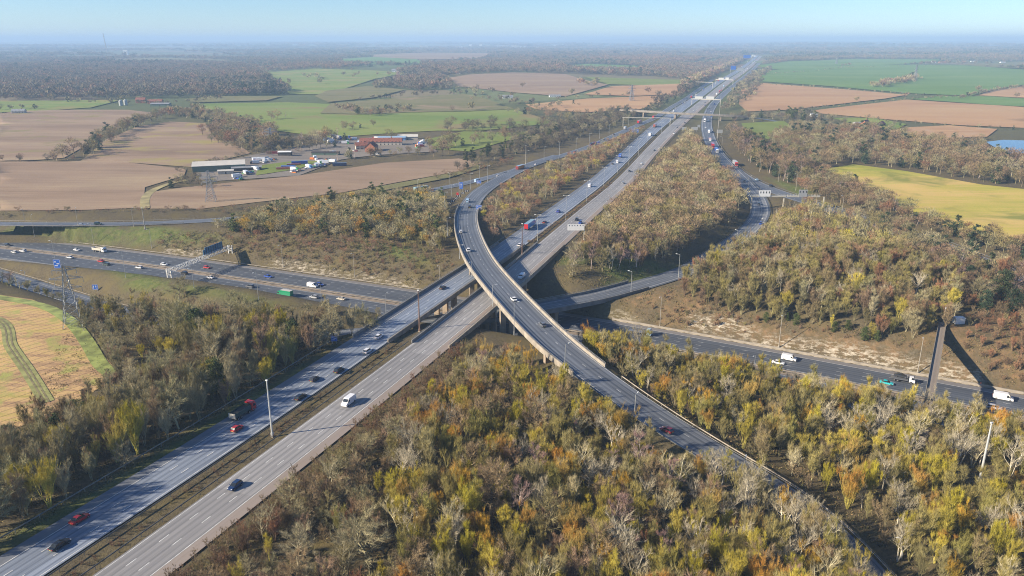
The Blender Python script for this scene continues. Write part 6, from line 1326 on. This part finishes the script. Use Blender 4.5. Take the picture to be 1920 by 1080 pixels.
# road directions: every centre line except flyover, ramp and the two slips runs away from the camera / to the right
V = [
 (car,('red','hatch'),445,806,N_,1,"red hatchback just behind the tipper lorry in the left foreground"), (tipper,('red','dkgreen','cream'),456,778,N_,1,"tipper lorry with red cab and dark green body"),
 (car,('red','saloon'),150,976,N_,1,"red saloon at the bottom left"), (car,('black','saloon'),113,1025,N_,1,"black saloon at the bottom left corner, nearest on the northbound side"),
 (car,('black','estate'),564,747,N_,1,"black car left of the long scrub reserve, third ahead of the tipper"), (car,('darkgrey','hatch'),590,713,N_,1,"dark grey hatchback between two black cars northbound"),
 (car,('black','suv'),636,697,N_,1,"black four by four behind the two white cars"), (car,('white','estate'),690,660,N_,1,"nearer of two white cars approaching the bridge northbound"),
 (car,('white','hatch'),711,633,N_,1,"farther of two white cars approaching the bridge northbound"), (car,('darkgrey','saloon'),830,541,N_,1,"dark car on the left deck of the motorway bridge"),
 (car,('white','hatch'),975,461,N_,1,"white car beyond the flyover beside the rusty mast"), (car,('darkred','saloon'),1021,418,N_,1,"dark red car passing the blue sided lorry"),
 (artic,('white','paleblue','red',16.0,4.0,'teal'),994,427,N_,1,"articulated lorry with blue sides and red rear"), (car,('blue','suv'),1047,398,N_,1,"blue car ahead of the blue sided lorry"),
 (van,('white',),1106,350,N_,1,"white van ahead of the blue car northbound"), (boxtruck,('blue','blue'),1163,295,N_,1,"blue box lorry farther up the northbound carriageway"),
 (van,('white',),1158,305,N_,1,"white van behind the blue box lorry"), (car,('darkgrey','hatch'),1149,308,N_,1,"dark car in the slow lane near the blue lorry"), (coach,('white',),1219,254,N_,1,"white coach beyond the two blue signs"),
 (artic,('darkred','rustred'),1228,238,N_,1,"dull red lorry beyond the white coach"), (van,('white',),1263,209,N_,1,"white van beneath the lane bridge"),
 (van,('white',),654,757,S_,-1,"white high roofed van in the foreground of the southbound carriageway"), (car,('darkblue','hatch'),441,914,S_,-1,"dark blue hatchback nearest the camera southbound"),
 (van,('white',5.2,2.0),978,521,S_,-1,"white van in the flyover's shadow on the right deck"), (car,('black','hatch'),1081,413,S_,-1,"black car beside a blue one under the message sign"),
 (car,('blue','hatch'),1088,419,S_,-1,"small blue car under the message sign southbound"), (car,('silver','hatch'),1168,344,S_,-1,"silver car alone on the pale southbound carriageway"),
 (car,('darkgrey','saloon'),1180,322,S_,-1,"dark saloon by the double headed lamps southbound"), (car,('white','hatch'),1203,308,S_,-1,"white hatchback left of the wooded wedge"),
 (car,('black','saloon'),1227,283,S_,-1,"black saloon next to a white car, mid southbound carriageway"), (car,('white','hatch'),1238,280,S_,-1,"white car next to a black saloon, mid southbound carriageway"),
 (car,('white','suv'),1266,251,S_,-1,"white four by four level with the wedge tip"), (car,('darkgrey','hatch'),1270,240,S_,-1,"dark hatchback level with the wedge tip"), (car,('darkblue','hatch'),1284,231,S_,-1,"dark blue car just in front of the lane bridge"),
 (artic,('white','white'),1321,228,R_s,1,"white lorry at the slip road just below the lane bridge"), (van,('white',),1328,227,R_s,1,"white van right of the white lorry below the lane bridge"),
 (boxtruck,('white','white'),1329,249,R_s,1,"white box lorry in the middle of the queue"), (car,('white','hatch'),1323,240,R_s,1,"white car left of the queue of lorries"), (car,('darkblue','saloon'),1336,248,R_s,1,"dark blue car beside the white box lorry"),
 (boxtruck,('white','rustred'),1331,264,R_s,1,"lorry with white cab and rusty red box in the queue"), (artic,('red','red'),1336,276,R_s,1,"red articulated lorry in the queue"),
 (artic,('white','blue'),1343,285,R_s,1,"articulated lorry with white cab and blue trailer leading the queue"), (artic,('red','silver',None,14.0,3.9,'cream'),1385,310,R_s,1,"lorry with bright red cab and grey trailer on the bend"),
 (car,('lblue','saloon'),1433,338,R_s,1,"pale blue saloon above the white gantry"), (car,('black','suv'),1457,350,R_s,1,"black car just above the white gantry"), (car,('white','hatch'),1516,386,R_s,1,"white car half hidden by trees right of the gantry"),
 (car,('black','hatch'),1423,384,RM,1,"black car rounding the loop road bend"), (car,('blue','hatch'),1426,421,RM,1,"blue car lower on the loop road bend"), (car,('darkgrey','hatch'),1396,341,RM,1,"dark car entering the loop road beside the hatching"),
 (van,('lblue',),877,379,F_,-1,"pale van at the top of the flyover's curve"), (car,('darkgrey','suv'),881,389,F_,-1,"dark car following the pale van on the flyover"), (car,('white','hatch'),864,436,F_,-1,"white hatchback in the upper shade of the flyover"),
 (car,('white','suv'),878,471,F_,-1,"white car part way up the flyover"), (car,('white','saloon'),963,563,F_,-1,"white saloon on the crown of the flyover"), (car,('grey','hatch'),1017,611,F_,-1,"grey car climbing the near end of the flyover"),
 (car,('darkred','hatch'),1250,809,F_,-1,"dark red car in deep shade on the descending ramp behind trees"),
 (coach,('teal',12.5),790,358,L_s,1,"pale green coach passing behind the orange shrubs"), (artic,('cream','orange','darkred',13.0,3.8,'lblue'),976,318,L_s,1,"orange and cream lorry on the far slip road"), (car,('white','hatch'),1005,309,L_s,1,"white car ahead of the orange lorry"),
 (car,('darkgrey','hatch'),1030,303,L_s,1,"dark car far ahead of the orange lorry"), (carrier,(),1112,273,L_s,1,"dark red double deck car transporter on the far slip road"), (boxtruck,('white','silver'),1168,242,L_s,1,"white box lorry ahead of the car transporter"),
 (car,('darkblue','saloon'),1151,253,L_s,1,"dark blue car behind the white box lorry"), (car,('black','hatch'),1133,263,L_s,1,"black car ahead of the car transporter"), (artic,('red','red'),1198,231,L_s,1,"red lorry behind the wide white gantry"), (artic,('silver','red'),1226,222,L_s,1,"second red lorry farther behind the wide white gantry"),
 (van,('lblue',),905,342,L_s,1,"pale blue van behind the small blue sign"),
 (car,('white','hatch'),144,470,E_,1,"white car left of the white tipper on the lower motorway"), (tipper,('white','cream','white'),187,472,E_,1,"white tipper lorry on the far carriageway of the lower motorway"),
 (car,('white','hatch'),308,497,E_,1,"white car just left of the lattice gantry"), (car,('red','hatch'),388,503,E_,1,"bright red car under the blue gantry sign"), (car,('blue','saloon'),503,520,E_,1,"bright blue saloon beyond the gantry"),
 (van,('white',),586,538,E_,1,"white van overlapping a blue car on the lower motorway"), (car,('blue','hatch'),600,535,E_,1,"blue car overlapped by a white van"), (car,('darkgrey','hatch'),3,464,E_,1,"dark car at the far left edge of the lower motorway"),
 (car,('white','hatch'),27,474,W_,-1,"leftmost white car on the near carriageway of the lower motorway"), (car,('white','suv'),44,472,W_,-1,"white four by four second from the left edge on the lower motorway"), (car,('white','saloon'),131,484,W_,-1,"white saloon level with the white tipper"),
 (car,('red','saloon'),189,491,W_,-1,"red saloon beside a dark car on the lower motorway"), (car,('dkgreen','estate'),199,497,W_,-1,"dark estate beside the red saloon"), (car,('white','estate'),261,503,W_,-1,"white estate left of the gantry's near leg"),
 (car,('black','suv'),345,514,W_,-1,"black car directly beneath the lattice gantry"), (car,('white','saloon'),394,522,W_,-1,"white saloon right of the lattice gantry"), (car,('grey','suv'),469,539,W_,-1,"grey car behind the green lorry"),
 (boxtruck,('green','green',8.0,3.4,'cream'),535,556,W_,-1,"bright green box lorry with cream roof"), (car,('silver','suv'),589,559,W_,-1,"silver car following the green lorry"), (car,('cream','saloon'),640,562,W_,-1,"cream car farthest right before the bridge"),
 (flatbed,('lblue',),1200,626,E_,1,"flatbed lorry with pale blue cab emerging from the bridge shadow"), (van,('white',),1479,675,E_,1,"white van beside the chalk bank"), (car,('white','saloon'),1459,682,E_,1,"white saloon beside the chalk bank van"),
 (flatbed,('white',8.0),1692,715,E_,1,"white recovery lorry carrying a dark car"), (car,('cyan','saloon'),1662,720,E_,1,"bright turquoise car beside the recovery lorry"), (van,('white',6.2,2.6),1880,749,E_,1,"large white van at the far right"), (car,('silver','estate'),1864,767,E_,1,"silver estate beside the large white van"),
 (car,('silver','hatch'),150,425,L_s,1,"silver car on the upper left slip road"), (car,('dkgreen','suv'),184,421,L_s,1,"dark green car on the upper left slip road"),
]
CATS = {'car':'car','van':'van','artic':'lorry','boxtruck':'lorry','tipper':'lorry','flatbed':'lorry','coach':'coach','carrier':'car transporter'}
for fn, a, px_, py_, rn, dr, lb in V: vehicle(fn, a, px_, py_, rn, dr, lb, CATS[fn.__name__])
t = vehicle(car, ('darkgrey','saloon'), 1688, 712, E_, 1, "dark saloon carried on the bed of the recovery lorry", "car"); t.location.z += 1.15
# far traffic: (pixel, road, colour)
rs = np.random.RandomState(12); FC = ['white','white','silver','darkgrey','black','grey','blue','red','white']
ORD += ['thirteenth','fourteenth','fifteenth','sixteenth','seventeenth','eighteenth','nineteenth','twentieth','twenty first','twenty second','twenty third','twenty fourth']
def fartraffic(pts, rn, dr, word):
    for k, (a, b_, kind) in enumerate(pts):
        c = FC[rs.randint(len(FC))] if kind != 'L' else ['white','silver','lblue','red'][rs.randint(4)]
        vehicle({'c':car,'v':van,'L':artic}[kind], (c,'hatch') if kind == 'c' else ((c,) if kind == 'v' else (c,c)), a, b_, rn, dr, f"{c} {'car' if kind=='c' else 'van' if kind=='v' else 'lorry'}, {ORD[k]} in the {word}", {'c':'car','v':'van','L':'lorry'}[kind], "far traffic, "+word)
fartraffic([(1318,168,'v'),(1310,169,'c'),(1329,163,'c'),(1334,161,'v'),(1281,183,'L'),(1281,192,'c'),(1270,194,'c'),(1305,179,'v'),(1276,189,'c'),(1345,147,'c'),(1352,145,'c'),(1347,152,'L'),(1360,137,'c'),(1366,137,'c'),(1372,131,'v'),(1385,125,'v'),(1394,117,'L'),(1397,112,'v'),(1391,121,'c'),(1255,212,'c'),(1296,184,'c'),(1262,203,'c')], N_, 1, "northbound distant traffic")
fartraffic([(1357,163,'L'),(1356,170,'v'),(1352,173,'L'),(1344,178,'L'),(1375,150,'v'),(1379,149,'v'),(1370,154,'c'),(1336,190,'c'),(1322,193,'c'),(1327,198,'c'),(1301,208,'c'),(1332,186,'c'),(1386,143,'v'),(1392,139,'c'),(1398,133,'v'),(1401,130,'L'),(1405,126,'v'),(1409,122,'v'),(1412,119,'L'),(1415,116,'v'),(1418,113,'L'),(1394,136,'c'),(1403,128,'v')], S_, -1, "southbound distant traffic")
fartraffic([(1326,205,'c'),(1330,204,'c'),(1335,203,'c'),(1325,212,'c'),(1333,210,'c'),(1340,196,'v'),(1334,219,'c'),(1324,221,'c'),(1347,182,'c'),(1363,165,'v'),(1368,160,'c')], R_s, 1, "queue above lorries")
fartraffic([(1122,268,'c'),(1078,286,'c'),(948,326,'c'),(937,331,'c')], L_s, 1, "slip road distance")

# ------------------------------------------------------------------ farm buildings
ROOFR = paint("red clay tile roof", (.24,.085,.055), .85, var=.4, scale=.8); BRICK = paint("orange brick wall", (.36,.14,.08), .85, var=.25, scale=.8); RENDER = paint("cream render", (.5,.45,.37), .8)
ROOFG = paint("grey sheet roof", (.26,.27,.28), .6, var=.2, scale=.3); ROOFP = paint("pale sheet roof", (.56,.53,.47), .6, var=.12, scale=.2); SHEDG = paint("green shed cladding", (.10,.15,.11), .6, var=.15); DARKT = paint("dark timber", (.05,.04,.035), .8); WINP = paint("window glass", (.03,.035,.045), .15)
def house(px, py, L_, W_, hw, hr, rz, wall, roof, label, cat="house", name="house", win=True, chim=True, door=True):
    x, y, z = G(px, py); t = empty(name, (x,y,z), rz); tag(t, label, cat)
    MB().box(-L_/2,L_/2,-W_/2,W_/2,-.8,hw).add([(-L_/2,-W_/2,hw),(-L_/2,W_/2,hw),(-L_/2,0,hw+hr-.05),(L_/2,-W_/2,hw),(L_/2,W_/2,hw),(L_/2,0,hw+hr-.05)], [(0,2,1),(3,4,5)]).build("wall", wall, t)
    e = .5; rf = MB(); s_ = hr/(W_/2)
    for sg in (-1,1):
        a = [(-L_/2-e,0,hw+hr),(L_/2+e,0,hw+hr),(L_/2+e,sg*(W_/2+e),hw-s_*e),(-L_/2-e,sg*(W_/2+e),hw-s_*e)]; rf.add(a+[(p_[0],p_[1],p_[2]+.18) for p_ in a], [(0,1,2,3),(7,6,5,4),(0,4,5,1),(1,5,6,2),(2,6,7,3),(3,7,4,0)])
    ro = rf.build("roof", roof, t)
    if chim: MB().box(L_*.25-.5,L_*.25+.5,-.4,.4,hw+hr-.8,hw+hr+1.3).build("chimney", BRICK, ro)
    if win:
        n = max(2, int(L_/4))
        for k in range(n):
            xx = -L_/2+L_*(k+.5)/n
            for zz_ in ([1.0] if hw < 4 else [1.0,3.4]): MB().box(xx-.6,xx+.6,-W_/2-.04,-W_/2+.1,zz_,zz_+1.2).build("window", WINP, t)
    if door: MB().box(-.5,.5,-W_/2-.05,-W_/2+.1,0,2.1).build("door", DARKT, t)
    return t
house(412, 318, 42, 26, 5.5, 2.2, .32, SHEDG, ROOFP, "long green barn with a pale low pitched roof", "barn", "barn", False, False)
house(715, 272, 44, 11, 4.0, 3.6, .06, RENDER, ROOFR, "long farmhouse range with red tiled roof")
house(697, 284, 12, 10, 5.0, 4.6, 1.45, BRICK, ROOFR, "orange brick gabled house in front of the red roofed range")
house(678, 280, 12, 8, 4.2, 3, .3, RENDER, ROOFR, "small red roofed wing left of the gabled house")
house(265, 193, 16, 9, 5.5, 4, .1, BRICK, ROOFR, "distant red brick farmhouse on the left"); house(292, 194, 24, 12, 4, 3, .1, BRICK, ROOFR, "distant red roofed barn right of the farmhouse", "barn", "barn"); house(302, 199, 30, 15, 4, 1.6, .1, SHEDG, ROOFG, "distant wide grey shed roof", "barn", "barn", False, False)
house(36, 213, 18, 10, 4, 3, .2, RENDER, ROOFG, "grey roofed cottage at the far left edge")
house(1750, 118, 20, 10, 6, 4, 0, WHT, ROOFR, "distant white farmhouse on the green ridge"); house(1767, 118, 36, 12, 5, 3, 0, BRICK, ROOFR, "distant red barns beside the white farmhouse", "barn", "barn"); house(1823, 116, 16, 9, 5, 3, 0, WHT, ROOFG, "small white building on the ridge right of the farm"); house(1880, 119, 26, 12, 6, 3, 0, WHT, ROOFG, "white building with a mast at the upper right")
house(1622, 236, 16, 9, 3.4, 4.2, .9, BRICK, ROOFR, "brown gabled cottage in the trees on the right"); house(1607, 234, 9, 7, 2.6, 1, .2, WHT, ROOFG, "small white outbuilding left of the brown cottage", "outbuilding", "outbuilding", True, False); house(1652, 236, 10, 8, 3, 3, .9, DARKT, ROOFR, "dark gabled shed right of the brown cottage", "shed", "shed", False, False)
house(952, 184, 20, 9, 3.2, 2.6, .1, WHT, ROOFG, "white bungalow among dark trees in the middle distance"); house(1040, 182, 22, 10, 3, 2, .1, WHT, ROOFG, "low pale building above the tan field hedge"); house(742, 135, 26, 12, 6, 4, .1, WHT, ROOFG, "white house in the far trees, centre left"); house(858, 138, 22, 12, 6, 4, .1, WHT, ROOFG, "pale house at the edge of the far wood")
house(1525, 219, 9, 7, 3, 2, .1, WHT, ROOFG, "white hut between two dark evergreens", "hut", "hut", True, False)
house(118, 117, 22, 14, 8, 4, 0, WHT, ROOFR, "tiny white house at the far left wood"); house(142, 118, 36, 14, 8, 4, 0, WHT, ROOFR, "tiny long pale building at the far left wood")
for (px_, py_, l) in ((227,198,"left of two pale grain silos by the distant farm"),(236,197,"right of two pale grain silos by the distant farm")):
    x, y, z = G(px_, py_); t = empty("grain_silo", (x,y,z)); tag(t, l, "silo", "grain silos"); MB().tube((0,0,0),(0,0,8),3,3,14).build("drum", SIGNG, t); MB().tube((0,0,8.01),(0,0,10),3.1,.3,14).build("roof", SIGNG, t)
def container(px, py, c, rz, label, L_=12, h=2.6):
    x, y, z = G(px, py); t = empty("shipping_container", (x,y,z+.1), rz); tag(t, label, "container"); m = cp(c)
    MB().box(-L_/2,L_/2,-1.25,1.25,0,h).build("body", m, t); r_ = MB()
    for k in range(int(L_/.8)): xx = -L_/2+.4+k*.8; r_.box(xx-.12,xx+.12,-1.3,-1.25,.2,h-.2)
    r_.build("corrugation", m, t, kind='stuff'); MB().box(L_/2,L_/2+.05,-1.15,1.15,.1,h-.1).build("door", m, t)
for a in ((532,319,'rustred',.2,"rusty red container at the left of the front row"),(541,316,'blue',.2,"blue container in the front row"),(551,312,'rustred',.3,"dull red container behind the front row"),(562,309,'blue',.3,"wide blue container beside the lawn",14,3.4),(512,289,'darkred',.1,"dark red container near the white roofed shed"),(596,290,'orange',.1,"orange container at the far side of the yard"),(637,311,'darkblue',.15,"dark blue container at the right of the yard"),(485,300,'white',.1,"white lorry body parked by the yard entrance")): container(*a)
house(535, 292, 12, 8, 4, .6, .1, DARKT, WHT, "small shed with a white flat roof in the yard", "shed", "shed", False, False); house(611, 291, 26, 8, 3.2, .6, .0, SHEDG, DARKT, "long dark open shed at the back of the yard", "shed", "shed", False, False)
house(424, 326, 12, 7, 3, .6, .3, RENDER, ROOFP, "small lean-to in front of the green barn", "shed", "shed", False, False); house(463, 320, 24, 6, 3, .8, .32, DARKT, ROOFG, "narrow grey roofed shed right of the green barn", "shed", "shed", False, False)
house(765, 262, 22, 12, 4, 2, .1, RENDER, ROOFP, "pale roofed shed behind the farmhouse", "shed", "shed", False, False); house(735, 263, 30, 9, 3.4, 1, .1, cp('paleblue'), cp('lblue'), "blue sheeted shed behind the red roofed range", "shed", "shed", False, False)
def parked(px, py, fn, args, rz, label):
    x, y, z = G(px, py); key = (fn.__name__, args)
    if key in PRO: t = copy_tree(PRO[key])
    else: t = fn(*args); PRO[key] = t
    t.location = (x,y,z+.25); t.rotation_euler = (0,0,rz); tag(t, label, CATS[fn.__name__], "vehicles parked in the farmyards")
yard = [((452,330),(700,256)),]; rs = np.random.RandomState(31); WH = ["by the green barn","by the yard entrance","in the middle of the container yard","at the orange end of the container yard","in the crowded yard behind the hedge","beside the red roofed range","in the yard right of the farmhouse"]
YX = rs.uniform(-1, 1, (400, 2))
YP = [((445,334),(462,328),(452,337),(470,325),(480,318)),((478,308),(489,304),(496,306),(505,303),(515,300),(500,297)),((560,322),(552,325),(572,318),(580,316),(590,314),(598,312)),((608,308),(612,304),(618,300),(587,300),(594,302),(606,312),(622,306),(628,288)),((618,262),(626,260),(633,263),(640,258),(648,262),(655,259),(610,265),(636,268),(650,270),(662,264),(622,268)),((672,276),(678,270),(668,270),(663,284),(705,262),(695,264)),((780,272),(788,270),(795,268),(800,271),(783,278),(792,276),(712,292))]
YP = [tuple(p_)+tuple((a+YX[(n*37+k*2)%400,0]*7, b_+YX[(n*37+k*2+1)%400,1]*2.2) for k, (a, b_) in enumerate(list(p_)*1)) for n, p_ in enumerate(YP)]
for wz_, pts in zip(WH, YP):
    for k, (a, b_) in enumerate(pts):
        c = ['white','white','silver','blue','red','darkgrey','paleblue','cream','orange','limegreen'][rs.randint(10)]; f = rs.randint(4)
        fn, ar = ((car,(c,'hatch')),(car,(c,'suv')),(van,(c,)),(boxtruck,(c,'white')))[f]
        parked(a, b_, fn, ar, rs.uniform(0,6.28), f"{c.replace('lime','lime ')} {('small car','four by four','van','box lorry')[f]} {wz_}, {ORD[k]}")
# radio mast, tower block, far town
x, y = P(202, 104, 0); zg = float(H(x, y)); d = math.hypot(x, y)
t = empty("radio_mast", (x,y,zg)); tag(t, "tall thin lattice radio mast on the hazy left skyline", "mast"); hh = 105-zg+10*d/FPX
MB().tube((0,0,0),(-10,0,hh), 4.2, 2.6, 4).build("lattice_tower", PYL, t)
for f in (.3,.6,.85): MB().box(-10*f-4,-10*f+4,-4,4,hh*f,hh*f+2.5).build("platform", PYL, t)
def block(px, pyb, pyt, wpx, label, mat=WHT, z=0):
    x, y = P(px, pyb, z); gz = float(H(x,y)); d = depth_at(px, pyb, z); w_ = wpx*d/FPX; h = max(6, (pyb-pyt)*d/FPX); t = empty("building", (x,y,gz)); tag(t, label, "building")
    MB().box(-w_/2,w_/2,-w_/3,w_/3,-5,h).build("wall", mat, t); MB().box(-w_/2-.5,w_/2+.5,-w_/3-.5,w_/3+.5,h+.01,h+1.2).build("roof", SIGNG, t)
    m_ = MB(); n = 5
    for k in range(n):
        for q_ in range(3): m_.box(-w_/2+w_*(k+.25)/n,-w_/2+w_*(k+.7)/n,-w_/3-.4,-w_/3-.05,h*(q_+.25)/3,h*(q_+.6)/3)
    m_.build("window", WINP, t, kind='stuff')
block(237, 104, 94, 8, "pale tower block below the left horizon"); 
for n, (a, b_, c, w_) in enumerate(((790,91.5,86,6),(799,91.5,86.5,6),(855,90.5,87,24),(882,90,84,5),(901,90,83.5,6),(940,90,86,26),(965,91,86,14),(980,91,88,12),(1050,88,85,34),(1090,88,86,10),(1172,87,84.5,20),(1005,92,89,10))):
    block(a, b_, c, w_, ORD[n]+" pale building from the left in the far town on the horizon", CREAM if n in (0,1,6) else WHT)
for n, (a, b_) in enumerate(((1396,106),(1402,105),(1407,106),(1412,104),(1416,105))):
    block(a, b_+1.5, b_-1.5, 4, ORD[n]+" small white building from the left where the motorway meets the wood", WHT)
# far ridges under the haze
def hills():
    mb = MB(); rs = np.random.RandomState(3); m = paint("distant hills", (.07,.085,.05), .95, var=.5, scale=.002)
    for r, hmax, w_ in ((16500, 75, 1500), (23500, 135, 2500)):
        n = 90; b = len(mb.v); th = np.linspace(-.82, .82, n); hs = hmax*(.62+.38*fbm(th*9000, th*0, 3200, 50+r, 3))
        for k in range(n):
            for dr_, f in ((-w_,-.3),(-w_*.4,.7),(0,1),(w_,-.3)): mb.v.append(((r+dr_)*math.sin(th[k]), (r+dr_)*math.cos(th[k]), hs[k]*f if f > 0 else -25))
        for k in range(n-1):
            for q_ in range(3): i = b+k*4+q_; mb.f.append((i, i+4, i+5, i+1))
    mb.build("hills", m, smooth=True, kind='structure')
hills()
# ------------------------------------------------------------------ haze
hz = MB().box(-31000, 31000, -1500, 30500, -60, 185); m = bpy.data.materials.new("haze air"); m.use_nodes = True; nt = m.node_tree
for n in list(nt.nodes):
    if n.type != 'OUTPUT_MATERIAL': nt.nodes.remove(n)
pv = nt.nodes.new("ShaderNodeVolumePrincipled"); pv.inputs["Color"].default_value = (.46,.67,.96,1); pv.inputs["Density"].default_value = HAZE; pv.inputs["Anisotropy"].default_value = 0
nt.links.new(pv.outputs[0], [n for n in nt.nodes if n.type == 'OUTPUT_MATERIAL'][0].inputs["Volume"]); ho = hz.build("haze", m, kind='stuff'); tag(ho, "thin blue haze lying over the countryside", "haze")
print("objects", len(COL.objects))
